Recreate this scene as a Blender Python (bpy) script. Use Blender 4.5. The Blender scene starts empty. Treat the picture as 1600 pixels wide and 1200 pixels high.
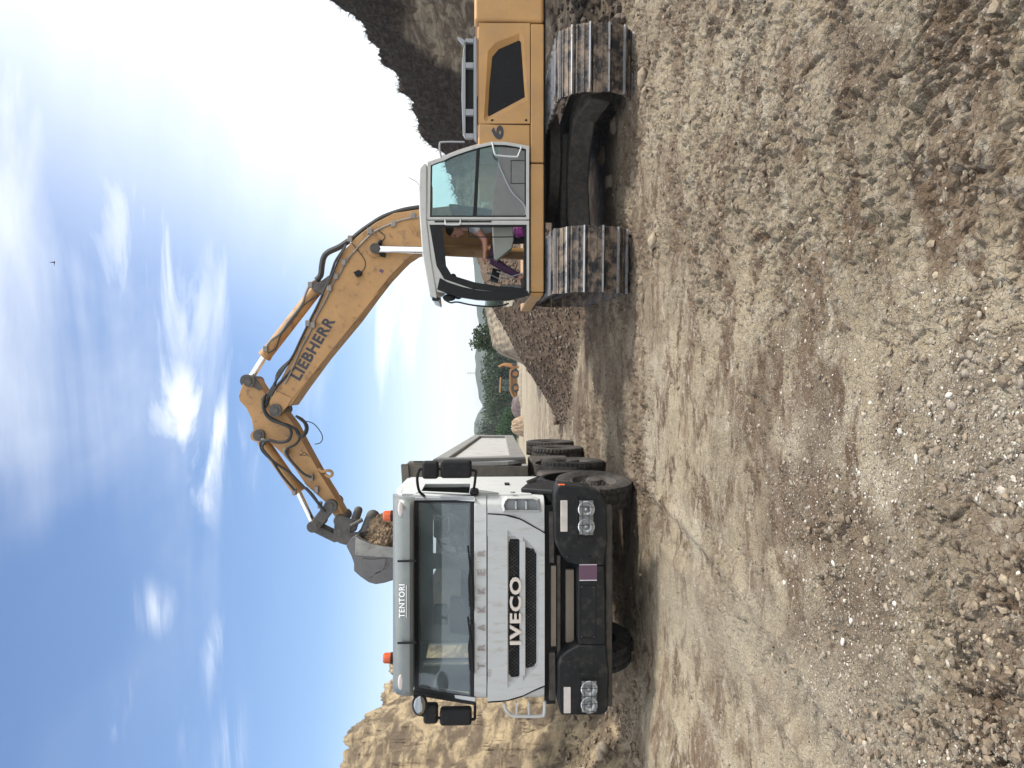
import bpy, math, random
import numpy as np
from mathutils import Vector, Matrix
random.seed(7); rng = np.random.default_rng(7)
R = math.radians
S = bpy.context.scene; COL = S.collection

# ------------------------------------------------------------------ camera
FPX, HCAM, PITCH = 1111.0, 1.9, math.atan(45 / 1111.0)
cd = bpy.data.cameras.new("camera"); cam = bpy.data.objects.new("camera", cd); COL.objects.link(cam)
cd.sensor_width = 36.0; cd.lens = 36.0 * FPX / 1600.0; cd.clip_end = 9000; cd.clip_start = 0.05
_fw = Vector((0, math.cos(PITCH), -math.sin(PITCH))); _up = Vector((0, math.sin(PITCH), math.cos(PITCH)))
# the phone was held sideways: picture right = world down, picture up = world right
cam.matrix_world = Matrix(((-_up.x, 1, -_fw.x, 0), (-_up.y, 0, -_fw.y, 0), (-_up.z, 0, -_fw.z, HCAM), (0, 0, 0, 1)))
S.camera = cam

# ------------------------------------------------------------------ light
SUN_EL, SUN_AZ = R(40), R(87)         # azimuth clockwise from +Y
SUN_DIR = Vector((math.sin(SUN_AZ) * math.cos(SUN_EL), math.cos(SUN_AZ) * math.cos(SUN_EL), math.sin(SUN_EL)))
sd = bpy.data.lights.new("sun", 'SUN'); sd.energy = 2.9; sd.angle = R(6); sd.color = (1.0, 0.95, 0.87)
so = bpy.data.objects.new("sun", sd); COL.objects.link(so); so.location = (20, 5, 30)
so.rotation_euler = SUN_DIR.to_track_quat('Z', 'Y').to_euler()
S.view_settings.view_transform = 'Standard'; S.view_settings.look = 'None'
S.view_settings.exposure = 0.9; S.view_settings.gamma = 1.0
S.cycles.use_denoising = True
S.cycles.max_bounces = 8; S.cycles.transparent_max_bounces = 16; S.cycles.volume_bounces = 0

def nn(nt, t, **kw):
    n = nt.nodes.new(t)
    for k, v in kw.items():
        if k.startswith('i_'):
            n.inputs[k[2:].replace('_', ' ')].default_value = v
        else: setattr(n, k, v)
    return n

def build_world():
    w = bpy.data.worlds.new("World"); S.world = w; w.use_nodes = True
    nt = w.node_tree; nt.nodes.clear(); L = nt.links.new
    out = nn(nt, 'ShaderNodeOutputWorld'); bg = nn(nt, 'ShaderNodeBackground'); bg.inputs[1].default_value = 0.15
    L(bg.outputs[0], out.inputs[0])
    sky = nn(nt, 'ShaderNodeTexSky', sky_type='NISHITA', sun_disc=False, sun_elevation=SUN_EL, sun_rotation=SUN_AZ,
             air_density=1.0, dust_density=1.3, ozone_density=1.6, altitude=50)
    tc = nn(nt, 'ShaderNodeTexCoord'); sep = nn(nt, 'ShaderNodeSeparateXYZ'); L(tc.outputs['Generated'], sep.inputs[0])
    def M(op, a, b=None, c=None, clamp=False):
        n = nn(nt, 'ShaderNodeMath', operation=op); n.use_clamp = clamp
        for i, v in enumerate((a, b, c)):
            if v is None: continue
            if isinstance(v, (int, float)): n.inputs[i].default_value = v
            else: L(v, n.inputs[i])
        return n.outputs[0]
    def sm(v, a, b, lo=0.0, hi=1.0):
        n = nn(nt, 'ShaderNodeMapRange', interpolation_type='SMOOTHSTEP')
        L(v, n.inputs[0]); n.inputs[1].default_value = a; n.inputs[2].default_value = b
        n.inputs[3].default_value = lo; n.inputs[4].default_value = hi; return n.outputs[0]
    X, Y, Z = sep.outputs
    # a cloud layer: the direction is carried to a plane high above the site
    den = M('MAXIMUM', M('ADD', Z, 0.18), 0.05)
    px, py = M('DIVIDE', X, den), M('DIVIDE', Y, den)
    cmb = nn(nt, 'ShaderNodeCombineXYZ'); L(px, cmb.inputs[0]); L(py, cmb.inputs[1])
    def noise(scale, rot, sc, detail, rough, dist, off=(0, 0, 0)):
        mp = nn(nt, 'ShaderNodeMapping'); L(cmb.outputs[0], mp.inputs[0])
        mp.inputs['Rotation'].default_value = (0, 0, R(rot)); mp.inputs['Scale'].default_value = sc
        mp.inputs['Location'].default_value = off
        n = nn(nt, 'ShaderNodeTexNoise'); L(mp.outputs[0], n.inputs['Vector'])
        n.inputs['Scale'].default_value = scale; n.inputs['Detail'].default_value = detail
        n.inputs['Roughness'].default_value = rough; n.inputs['Distortion'].default_value = dist
        return n.outputs['Fac']
    big = noise(0.9, 0, (1, 1, 1), 6, 0.52, 0.6, (3.1, 1.7, 0))
    streak = noise(1.5, -38, (0.45, 1.7, 1), 9, 0.56, 0.5, (0.4, 5.2, 0))
    fine = noise(3.6, -30, (0.6, 1.5, 1), 9, 0.6, 0.9, (7, 2, 0))
    # clouds gather on the sunward (+X) side, the other side stays blue
    side = sm(px, -0.9, 1.15)
    t1 = sm(M('ADD', M('MULTIPLY', big, 0.55), M('MULTIPLY', streak, 0.45)), 0.42, 0.66)
    a = M('MULTIPLY', t1, M('POWER', side, 0.9))
    glow = M('MULTIPLY', sm(px, 0.0, 1.0), M('ADD', 0.5, M('MULTIPLY', big, 0.8)))
    cloud = M('MAXIMUM', M('MULTIPLY', a, 1.15), glow)
    # separate puffs of cloud, each at its own bearing
    def puff(u, v, ru, rv, amp, ang=0.0):
        d = Vector(((u - 600) / FPX, 1.0, (755 - v) / FPX)).normalized()
        ax = d.x / (d.z + .18); ay = d.y / (d.z + .18)
        dx, dy = M('SUBTRACT', px, ax), M('SUBTRACT', py, ay)
        ca, sa = math.cos(ang), math.sin(ang)
        e1 = M('DIVIDE', M('ADD', M('MULTIPLY', dx, ca), M('MULTIPLY', dy, sa)), ru)
        e2 = M('DIVIDE', M('SUBTRACT', M('MULTIPLY', dy, ca), M('MULTIPLY', dx, sa)), rv)
        r = M('ADD', M('MULTIPLY', e1, e1), M('MULTIPLY', e2, e2))
        g = M('EXPONENT', M('MULTIPLY', r, -1.0))
        return M('MULTIPLY', M('MULTIPLY', g, sm(M('ADD', M('MULTIPLY', fine, .6), M('MULTIPLY', streak, .4)), 0.45, 0.62)), amp)
    for p in PUFFS: cloud = M('MAXIMUM', cloud, puff(*p))
    cloud = M('MAXIMUM', cloud, sm(Z, 0.22, 0.0, 0.0, 0.55))                       # pale air low over the land
    cloud = M('MAXIMUM', cloud, M('MULTIPLY', sm(Y, 0.25, -0.25), M('ADD', 0.45, M('MULTIPLY', big, 0.5))))   # unseen cloud added behind the camera to fill the truck front
    cloud = M('MAXIMUM', cloud, M('MULTIPLY', sm(Z, 0.70, 0.9), 0.75))  # cloud added overhead, above the frame, as fill from the zenith
    cloud = M('MINIMUM', cloud, 1.0)
    wh = nn(nt, 'ShaderNodeMix', data_type='RGBA'); L(M('MULTIPLY', cloud, 1.0), wh.inputs[0])
    # the clear part of the sky, a little deeper blue than the model's
    hs = nn(nt, 'ShaderNodeMix', data_type='RGBA', blend_type='MULTIPLY'); hs.inputs[0].default_value = 1.0
    L(sky.outputs[0], hs.inputs[6]); hs.inputs[7].default_value = SKY_TINT
    L(hs.outputs[2], wh.inputs[6])
    cc = nn(nt, 'ShaderNodeMix', data_type='RGBA'); L(sm(fine, 0.3, 0.7), cc.inputs[0])
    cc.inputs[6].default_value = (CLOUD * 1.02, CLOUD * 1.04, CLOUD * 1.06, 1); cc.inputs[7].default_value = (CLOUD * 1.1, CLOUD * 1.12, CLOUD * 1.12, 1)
    # unseen cloud behind the camera and overhead made brighter as added fill light
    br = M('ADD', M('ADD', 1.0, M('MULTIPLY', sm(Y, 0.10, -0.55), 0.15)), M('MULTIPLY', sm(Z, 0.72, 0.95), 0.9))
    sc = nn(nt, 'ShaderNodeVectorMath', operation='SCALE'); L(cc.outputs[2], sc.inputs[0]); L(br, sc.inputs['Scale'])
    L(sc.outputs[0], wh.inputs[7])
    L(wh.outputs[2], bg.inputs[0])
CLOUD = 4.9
SKY_TINT = (0.62, 0.68, 0.77, 1)
PUFFS = [(545, 320, .10, .22, 1.0, .5), (480, 330, .14, .08, .8, .2), (255, 255, .045, .07, .5, .5), (170, 335, .09, .05, .6, .5), (100, 200, .08, .03, .5, .6), (60, 300, .12, .04, .5, .4),
         (20, 360, .10, .07, .6, .3), (800, 250, .2, .5, .5, .7), (690, 90, .05, .25, .4, .4)]
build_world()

# ------------------------------------------------------------------ helpers
def W(x, y, Y):
    """photo pixel (1600x1200, as delivered) at distance Y -> point in the place"""
    u, v = 1200 - y, x
    a, b = (u - 600) / FPX, (800 - v) / FPX
    dy = math.cos(PITCH) + math.sin(PITCH) * b; dz = -math.sin(PITCH) + math.cos(PITCH) * b
    k = Y / dy
    return Vector((a * k, Y, HCAM + dz * k))

class MB:
    def __init__(s): s.v = []; s.f = []
    def add(s, vs, fs):
        b = len(s.v); s.v += [tuple(p) for p in vs]; s.f += [tuple(i + b for i in f) for f in fs]; return s
    def box(s, lo, hi):
        (a, b, c), (d, e, f) = lo, hi
        return s.add([(a, b, c), (d, b, c), (d, e, c), (a, e, c), (a, b, f), (d, b, f), (d, e, f), (a, e, f)],
                     [(0, 3, 2, 1), (4, 5, 6, 7), (0, 1, 5, 4), (1, 2, 6, 5), (2, 3, 7, 6), (3, 0, 4, 7)])
    def prism(s, pts, vec):
        n = len(pts); p = [Vector(q) for q in pts]; vec = Vector(vec)
        nrm = Vector((0, 0, 0))
        for i in range(n):
            a, b = p[i], p[(i + 1) % n]; nrm += a.cross(b)
        if nrm.dot(vec) > 0: p = p[::-1]
        q = [a + vec for a in p]
        return s.add(p + q, [tuple(range(n)), tuple(range(2 * n - 1, n - 1, -1))] +
                     [(i, i + n, (i + 1) % n + n, (i + 1) % n) for i in range(n)])
    def ring(s, outer, inner, vec):
        n = len(outer); vec = Vector(vec)
        o = [Vector(a) for a in outer]; i_ = [Vector(a) for a in inner]
        vs = o + i_ + [a + vec for a in o] + [a + vec for a in i_]; fs = []
        for k in range(n):
            j = (k + 1) % n
            fs += [(k, j, n + j, n + k), (2 * n + j, 2 * n + k, 3 * n + k, 3 * n + j), (k, 2 * n + k, 2 * n + j, j), (n + j, 3 * n + j, 3 * n + k, n + k)]
        return s.add(vs, fs)
    def tube(s, pts, r, n=8, closed=False, smooth=0):
        P = [Vector(p) for p in pts]
        if smooth:
            Q = []
            m = len(P)
            for i in range(m - 1):
                p0, p1, p2, p3 = P[max(i - 1, 0)], P[i], P[i + 1], P[min(i + 2, m - 1)]
                for k in range(smooth):
                    t = k / smooth
                    Q.append(.5 * ((2 * p1) + (p2 - p0) * t + (2 * p0 - 5 * p1 + 4 * p2 - p3) * t * t + (3 * p1 - p0 - 3 * p2 + p3) * t ** 3))
            Q.append(P[-1]); P = Q
        m = len(P); rr = r if isinstance(r, (list, tuple)) else [r] * m
        if len(rr) != m: rr = [rr[0] + (rr[-1] - rr[0]) * i / (m - 1) for i in range(m)]
        vs = []; ref = None
        for i, p in enumerate(P):
            if closed: d = (P[(i + 1) % m] - P[i - 1])
            else: d = (P[min(i + 1, m - 1)] - P[max(i - 1, 0)])
            d.normalize()
            if ref is None:
                ref = Vector((0, 0, 1)) if abs(d.z) < .9 else Vector((1, 0, 0))
            a = (ref - d * ref.dot(d))
            if a.length < 1e-5: a = d.orthogonal()
            a.normalize(); b = d.cross(a); ref = a
            for k in range(n):
                t = 2 * math.pi * k / n; vs.append(p + (a * math.cos(t) + b * math.sin(t)) * rr[i])
        fs = []
        for i in range(m if closed else m - 1):
            j = (i + 1) % m
            for k in range(n):
                l = (k + 1) % n; fs.append((i * n + k, i * n + l, j * n + l, j * n + k))
        if not closed: fs += [tuple(range(n - 1, -1, -1)), tuple(range((m - 1) * n, m * n))]
        return s.add(vs, fs)
    def cyl(s, a, b, r, r2=None, n=20):
        return s.tube([a, b], [r, r if r2 is None else r2], n)
    def lathe(s, c, axis, prof, n=48, mod=None):
        """prof: (along axis, radius)"""
        c = Vector(c); ax = Vector(axis).normalized(); a = ax.orthogonal().normalized(); b = ax.cross(a); vs = []; m = len(prof)
        for k in range(n):
            t = 2 * math.pi * k / n; d = a * math.cos(t) + b * math.sin(t)
            for i, (h, r) in enumerate(prof):
                vs.append(c + ax * h + d * (r + (mod(k, i) if mod else 0)))
        fs = []
        for k in range(n):
            l = (k + 1) % n
            for i in range(m - 1): fs.append((k * m + i, l * m + i, l * m + i + 1, k * m + i + 1))
        return s.add(vs, fs)
    def ball(s, c, r, n=12, m=8):
        c = Vector(c); r = Vector(r) if isinstance(r, (tuple, list, Vector)) else Vector((r, r, r)); vs = []; fs = []
        for i in range(m + 1):
            p = math.pi * i / m
            for k in range(n):
                t = 2 * math.pi * k / n
                vs.append(c + Vector((r.x * math.sin(p) * math.cos(t), r.y * math.sin(p) * math.sin(t), r.z * math.cos(p))))
        for i in range(m):
            for k in range(n):
                l = (k + 1) % n; fs.append((i * n + k, (i + 1) * n + k, (i + 1) * n + l, i * n + l))
        return s.add(vs, fs)
    def obox(s, a, b, w, h, up=(0, 0, 1)):
        """bar from a to b, width w (sideways) and height h (along up)"""
        a, b = Vector(a), Vector(b); d = (b - a).normalized(); up = Vector(up)
        sd = d.cross(up).normalized(); u2 = sd.cross(d)
        vs = [p + sd * (i * w / 2) + u2 * (j * h / 2) for p in (a, b) for i, j in ((-1, -1), (1, -1), (1, 1), (-1, 1))]
        return s.add(vs, [(3, 2, 1, 0), (4, 5, 6, 7), (0, 1, 5, 4), (1, 2, 6, 5), (2, 3, 7, 6), (3, 0, 4, 7)])

ORG = {}
def world_org(o):
    return ORG[o.name] if o is not None else Vector((0, 0, 0))
def tag(o, label=None, cat=None, group=None, kind=None):
    if label: o['label'] = label
    if cat: o['category'] = cat
    if group: o['group'] = group
    if kind: o['kind'] = kind
    return o
def thing(name, label, cat, loc, group=None):
    o = bpy.data.objects.new(name, None); COL.objects.link(o); o.location = loc; o.empty_display_size = .2
    ORG[o.name] = Vector(loc); return tag(o, label, cat, group)
def build(mb, name, mat, parent=None, bevel=0, ang=35, seg=2, loc=None, label=None):
    """links ONE mesh object; mb is in world coordinates"""
    org = world_org(parent) if parent else Vector(loc if loc else (0, 0, 0))
    me = bpy.data.meshes.new(name)
    me.from_pydata([(p[0] - org.x, p[1] - org.y, p[2] - org.z) for p in mb.v], [], mb.f)
    me.validate(); me.update()
    o = bpy.data.objects.new(name, me); COL.objects.link(o); me.materials.append(mat)
    me.polygons.foreach_set('use_smooth', [True] * len(me.polygons)); me.set_sharp_from_angle(angle=R(ang))
    ORG[o.name] = org
    if parent: o.parent = parent
    elif loc: o.location = loc
    if bevel:
        b = o.modifiers.new('bevel', 'BEVEL'); b.width = bevel; b.segments = seg; b.limit_method = 'ANGLE'; b.angle_limit = R(40); b.harden_normals = True
    if label: o['label'] = label
    return o
def text(s, name, mat, parent, origin, xdir, ydir, width, height, depth=.004, bold=0.02, spacing=1.0):
    cu = bpy.data.curves.new(name, 'FONT'); cu.body = s; cu.extrude = .01; cu.offset = bold; cu.space_character = spacing
    cu.resolution_u = 3
    t = bpy.data.objects.new('tmp', cu); COL.objects.link(t); bpy.context.view_layer.update()
    me = bpy.data.meshes.new_from_object(t.evaluated_get(bpy.context.evaluated_depsgraph_get()))
    bpy.data.objects.remove(t); co = np.zeros(len(me.vertices) * 3); me.vertices.foreach_get('co', co); co = co.reshape(-1, 3)
    lo, hi = co.min(0), co.max(0); q = (co - lo) / np.maximum(hi - lo, 1e-6)
    xd, yd = Vector(xdir).normalized(), Vector(ydir).normalized(); zd = xd.cross(yd); org = Vector(origin) - world_org(parent)
    pts = [org + xd * (a * width) + yd * (b * height) + zd * (c * depth) for a, b, c in q]
    me.vertices.foreach_set('co', [c for p in pts for c in p]); me.update(); me.materials.clear(); me.materials.append(mat)
    o = bpy.data.objects.new(name, me); COL.objects.link(o); o.parent = parent; ORG[o.name] = world_org(parent); return o

# ------------------------------------------------------------------ materials
def mat(name, col, rough=.5, metal=0.0, var=.12, dirt=None, dirt_amt=.0, scale=6, bump=.0, bscale=60, spec=.5, col2=None, stretch=None, dmax=.55):
    m = bpy.data.materials.new(name); m.use_nodes = True; nt = m.node_tree; L = nt.links.new
    b = nt.nodes['Principled BSDF']; b.inputs['Roughness'].default_value = rough; b.inputs['Metallic'].default_value = metal
    b.inputs['Specular IOR Level'].default_value = spec
    tc = nn(nt, 'ShaderNodeTexCoord'); vec = tc.outputs['Object']
    if stretch:
        mp = nn(nt, 'ShaderNodeMapping'); L(vec, mp.inputs[0]); mp.inputs['Scale'].default_value = stretch; vec = mp.outputs[0]
    n1 = nn(nt, 'ShaderNodeTexNoise'); L(vec, n1.inputs['Vector']); n1.inputs['Scale'].default_value = scale; n1.inputs['Detail'].default_value = 7; n1.inputs['Roughness'].default_value = .62
    mr = nn(nt, 'ShaderNodeMapRange'); L(n1.outputs['Fac'], mr.inputs[0]); mr.inputs[1].default_value = .3; mr.inputs[2].default_value = .7
    mx = nn(nt, 'ShaderNodeMix', data_type='RGBA'); L(mr.outputs[0], mx.inputs[0])
    c = Vector(col); c2 = Vector(col2) if col2 else c
    mx.inputs[6].default_value = (*(c * (1 - var)), 1); mx.inputs[7].default_value = (*(c2 * (1 + var)), 1); out = mx.outputs[2]
    if dirt:
        n2 = nn(nt, 'ShaderNodeTexNoise'); L(vec, n2.inputs['Vector']); n2.inputs['Scale'].default_value = scale * 2.7; n2.inputs['Detail'].default_value = 9; n2.inputs['Roughness'].default_value = .7
        m2 = nn(nt, 'ShaderNodeMapRange', interpolation_type='SMOOTHSTEP'); L(n2.outputs['Fac'], m2.inputs[0]); m2.inputs[1].default_value = .62 - dirt_amt * .35; m2.inputs[2].default_value = .78 - dirt_amt * .25
        mx2 = nn(nt, 'ShaderNodeMix', data_type='RGBA'); m2.inputs[4].default_value = dmax; L(m2.outputs[0], mx2.inputs[0]); L(out, mx2.inputs[6]); mx2.inputs[7].default_value = (*dirt, 1); out = mx2.outputs[2]
        rr = nn(nt, 'ShaderNodeMapRange'); L(m2.outputs[0], rr.inputs[0]); rr.inputs[3].default_value = rough; rr.inputs[4].default_value = .9; L(rr.outputs[0], b.inputs['Roughness'])
        if metal:
            r2 = nn(nt, 'ShaderNodeMapRange'); L(m2.outputs[0], r2.inputs[0]); r2.inputs[3].default_value = metal; r2.inputs[4].default_value = 0; L(r2.outputs[0], b.inputs['Metallic'])
    L(out, b.inputs['Base Color'])
    if bump:
        nb = nn(nt, 'ShaderNodeTexNoise'); L(vec, nb.inputs['Vector']); nb.inputs['Scale'].default_value = bscale; nb.inputs['Detail'].default_value = 8; nb.inputs['Roughness'].default_value = .65
        bp = nn(nt, 'ShaderNodeBump'); bp.inputs['Strength'].default_value = min(1, bump); bp.inputs['Distance'].default_value = .02 * max(1, bump); L(nb.outputs['Fac'], bp.inputs['Height']); L(bp.outputs[0], b.inputs['Normal'])
    return m
def glass(name, tint, film, filmcol=(.35, .38, .38), rough=.03):
    m = bpy.data.materials.new(name); m.use_nodes = True; nt = m.node_tree; L = nt.links.new; nt.nodes.clear()
    o = nn(nt, 'ShaderNodeOutputMaterial'); tr = nn(nt, 'ShaderNodeBsdfTransparent'); tr.inputs[0].default_value = (*tint, 1)
    gl = nn(nt, 'ShaderNodeBsdfGlossy'); gl.inputs['Roughness'].default_value = rough; gl.inputs[0].default_value = (.9, .95, 1, 1)
    fr = nn(nt, 'ShaderNodeFresnel'); fr.inputs[0].default_value = 1.55
    df = nn(nt, 'ShaderNodeBsdfDiffuse'); df.inputs[0].default_value = (*filmcol, 1)
    nz = nn(nt, 'ShaderNodeTexNoise'); nz.inputs['Scale'].default_value = 3.0; nz.inputs['Detail'].default_value = 8; tc = nn(nt, 'ShaderNodeTexCoord'); L(tc.outputs['Object'], nz.inputs['Vector'])
    mr = nn(nt, 'ShaderNodeMapRange'); L(nz.outputs['Fac'], mr.inputs[0]); mr.inputs[1].default_value = .3; mr.inputs[2].default_value = .75; mr.inputs[3].default_value = film * .6; mr.inputs[4].default_value = film * 1.5
    a = nn(nt, 'ShaderNodeMixShader'); L(mr.outputs[0], a.inputs[0]); L(tr.outputs[0], a.inputs[1]); L(df.outputs[0], a.inputs[2])
    b = nn(nt, 'ShaderNodeMixShader'); L(fr.outputs[0], b.inputs[0]); L(a.outputs[0], b.inputs[1]); L(gl.outputs[0], b.inputs[2]); L(b.outputs[0], o.inputs[0])
    return m
MUD = (.20, .155, .115)
M = dict(
    yellow=mat('excavator_paint', (.44, .242, .085), .48, var=.12, dmax=.75, dirt=(.33, .24, .15), dirt_amt=.30, scale=2.2, bump=.05),
    yellow_arm=mat('boom_paint', (.39, .215, .08), .5, var=.16, dmax=.8, dirt=(.16, .10, .06), dirt_amt=.32, scale=2.6, bump=.12, bscale=30),
    cabgrey=mat('cab_grey', (.47, .47, .445), .45, var=.06, dirt=(.30, .27, .22), dirt_amt=.25, scale=3),
    panelgrey=mat('door_panel_grey', (.16, .165, .16), .6, var=.08, dirt=(.25, .22, .18), dirt_amt=.25),
    railgrey=mat('rail_grey', (.27, .285, .30), .45, var=.06, dirt=(.3, .26, .2), dirt_amt=.2),
    black=mat('black_plastic', (.010, .010, .011), .6, var=.2, dirt=(.05, .045, .04), dirt_amt=.2, spec=.25),
    bumper=mat('bumper_black', (.008, .009, .010), .6, spec=.3, dmax=.35, var=.2, dirt=(.10, .088, .072), dirt_amt=.36, scale=3.2, bump=.2, bscale=90),
    dark=mat('dark_void', (.008, .008, .008), .9, var=.1),
    rubber=mat('tyre_rubber', (.014, .014, .014), .8, var=.2, dirt=(.09, .072, .055), dirt_amt=.62, scale=5, bump=.3, bscale=60),
    white=mat('truck_white', (.47, .485, .485), .42, var=.06, dirt=(.30, .265, .215), dirt_amt=.30, scale=1.6, dmax=.5, stretch=(4.5, 4.5, 1.0)),
    visor=mat('visor_smoke', (.15, .165, .16), .28, var=.1, dirt=(.2, .2, .18), dirt_amt=.25),
    steel=mat('worn_steel', (.075, .07, .066), .55, metal=.4, var=.3, dirt=(.15, .12, .09), dirt_amt=.4, dmax=.8, scale=7, bump=.4, bscale=40),
    bucket=mat('bucket_steel', (.125, .12, .12), .5, metal=.35, var=.15, dirt=(.13, .09, .06), dirt_amt=.3, scale=4, bump=.3, bscale=30),
    frame=mat('muddy_frame', (.04, .037, .034), .75, var=.3, dirt=(.11, .088, .07), dirt_amt=.65, scale=5, bump=.6, bscale=30),
    shoe=mat('track_shoe', (.016, .017, .02), .4, metal=.3, var=.3, dirt=(.25, .19, .14), dirt_amt=.62, dmax=1.0, scale=2.4, bump=.9, bscale=50, stretch=(1, 1, 1)),
    grouser=mat('grouser_steel', (.42, .43, .45), .36, metal=.6, var=.2, dirt=(.15, .11, .08), dirt_amt=.42, dmax=1.0, scale=3),
    chrome=mat('chrome', (.78, .79, .8), .12, metal=1.0, var=.05),
    hose=mat('hose_rubber', (.018, .018, .018), .5, var=.2, dirt=(.08, .07, .06), dirt_amt=.2),
    pipe=mat('pipe_steel', (.22, .20, .18), .5, metal=.3, var=.15),
    body=mat('dump_body_grey', (.42, .42, .41), .5, var=.08, dirt=(.30, .26, .2), dirt_amt=.35, scale=1.6),
    edge=mat('bright_edge', (.25, .24, .22), .45, metal=.4, var=.2, dirt=(.13, .10, .07), dirt_amt=.3, scale=5),  # lighter steel: sun highlight on the bucket's top edge put into the colour
    bodyframe=mat('body_frame_grey', (.21, .21, .205), .5, var=.1, dirt=(.25, .21, .16), dirt_amt=.4, scale=2),
    bodyrust=mat('headboard_mud', (.13, .115, .095), .7, var=.2, dirt=(.22, .18, .13), dirt_amt=.5, scale=4, bump=.4),
    bronze=mat('radiator_bar', (.17, .135, .10), .5, var=.1, dirt=(.2, .16, .12), dirt_amt=.3),
    glass=glass('windscreen_glass', (.84, .90, .90), .20, (.32, .37, .38)),  # grey diffuse film: dust plus the sky's hazy reflection put into the colour
    glass2=glass('cab_glass', (.62, .80, .80), .06, (.3, .42, .42)),
    glass_clear=glass('open_window_glass', (.8, .88, .88), .04),
    lens=glass('lamp_lens', (.97, .98, .98), .03, (.8, .8, .8)),
    reflector=mat('lamp_reflector', (.85, .86, .88), .22, metal=.55, var=.05),
    mirror=mat('mirror_glass', (.30, .32, .33), .06, metal=1.0, var=.02),
    orange=mat('orange_lens', (.75, .12, .02), .25, var=.1),
    signal=mat('signal_lens', (.55, .50, .47), .22, var=.15),
    purple=mat('purple_plate', (.115, .055, .095), .4, var=.04),
    purplebag=mat('purple_bag', (.20, .02, .17), .5, var=.3, bump=.8, bscale=25),
    badge=mat('badge_metal', (.30, .255, .235), .35, metal=.4, var=.06),
    letter=mat('silver_letter', (.62, .56, .50), .35, metal=.3, var=.06),
    letterw=mat('white_lettering', (.75, .76, .77), .5, var=.03),
    ink=mat('black_lettering', (.03, .032, .04), .5, var=.08),
    faint=mat('pencil_mark', (.30, .29, .27), .8, var=.1),
    seat=mat('seat_cloth', (.03, .03, .035), .85, var=.15),
    skin=mat('skin', (.42, .20, .145), .5, var=.08),
    shirt=mat('grey_white_shirt', (.40, .41, .42), .85, var=.06, bump=.5, bscale=18),
    trousers=mat('purple_trousers', (.05, .018, .05), .85, var=.1, bump=.5, bscale=20),
    hair=mat('dark_hair', (.02, .014, .01), .8, var=.2),
    boot=mat('boot', (.06, .03, .025), .7, var=.1),
    cloth=mat('blue_rag', (.10, .22, .32), .9, var=.3),
)
M['beacon'] = glass('beacon_orange', (1.0, .28, .05), .55, (.75, .13, .03), .08)
M['intake'] = mat('intake_black', (.006, .006, .007), .5, spec=.2, var=.3, dirt=(.06, .05, .045), dirt_amt=.2)
M['housing'] = mat('lamp_housing', (.24, .25, .26), .3, metal=.4)
M['console'] = mat('console_grey', (.22, .23, .20), .6, var=.08)
GREY = M['panelgrey']

# ------------------------------------------------------------------ noise for the terrain
def _h(ix, iy, s):
    n = (ix.astype(np.int64) * 374761393 + iy.astype(np.int64) * 668265263 + s * 974634777) & 0xffffffff
    n = ((n ^ (n >> 13)) * 1274126177) & 0xffffffff
    return ((n ^ (n >> 16)) & 0xffff) / 65535.0
def vn(x, y, s=0):
    ix, iy = np.floor(x), np.floor(y); fx, fy = x - ix, y - iy; fx = fx * fx * (3 - 2 * fx); fy = fy * fy * (3 - 2 * fy)
    a, b, c, d = _h(ix, iy, s), _h(ix + 1, iy, s), _h(ix, iy + 1, s), _h(ix + 1, iy + 1, s)
    return (a + (b - a) * fx) * (1 - fy) + (c + (d - c) * fx) * fy
def fbm(x, y, o=5, s=0, g=.5):
    r = 0; a = 1; t = 0
    for k in range(o):
        r = r + a * vn(x, y, s + k * 17); t += a; a *= g; x, y = x * 2.03 + 5.1 + y * .2, y * 2.01 + 3.7 - x * .2 * .5
    return r / t
def worley(x, y, s=0):
    ix, iy = np.floor(x), np.floor(y); f1 = np.full(x.shape, 9.0); f2 = np.full(x.shape, 9.0); idd = np.zeros(x.shape)
    for i in (-1, 0, 1):
        for j in (-1, 0, 1):
            cx, cy = ix + i, iy + j; px, py = cx + _h(cx, cy, s), cy + _h(cx, cy, s + 5); d = np.hypot(x - px, y - py)
            new = d < f1; f2 = np.where(new, f1, np.minimum(f2, d)); idd = np.where(new, _h(cx, cy, s + 9), idd); f1 = np.where(new, d, f1)
    return f1, f2, idd
def ss(a, b, x):
    t = np.clip((x - a) / (b - a), 0, 1); return t * t * (3 - 2 * t)

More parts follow.
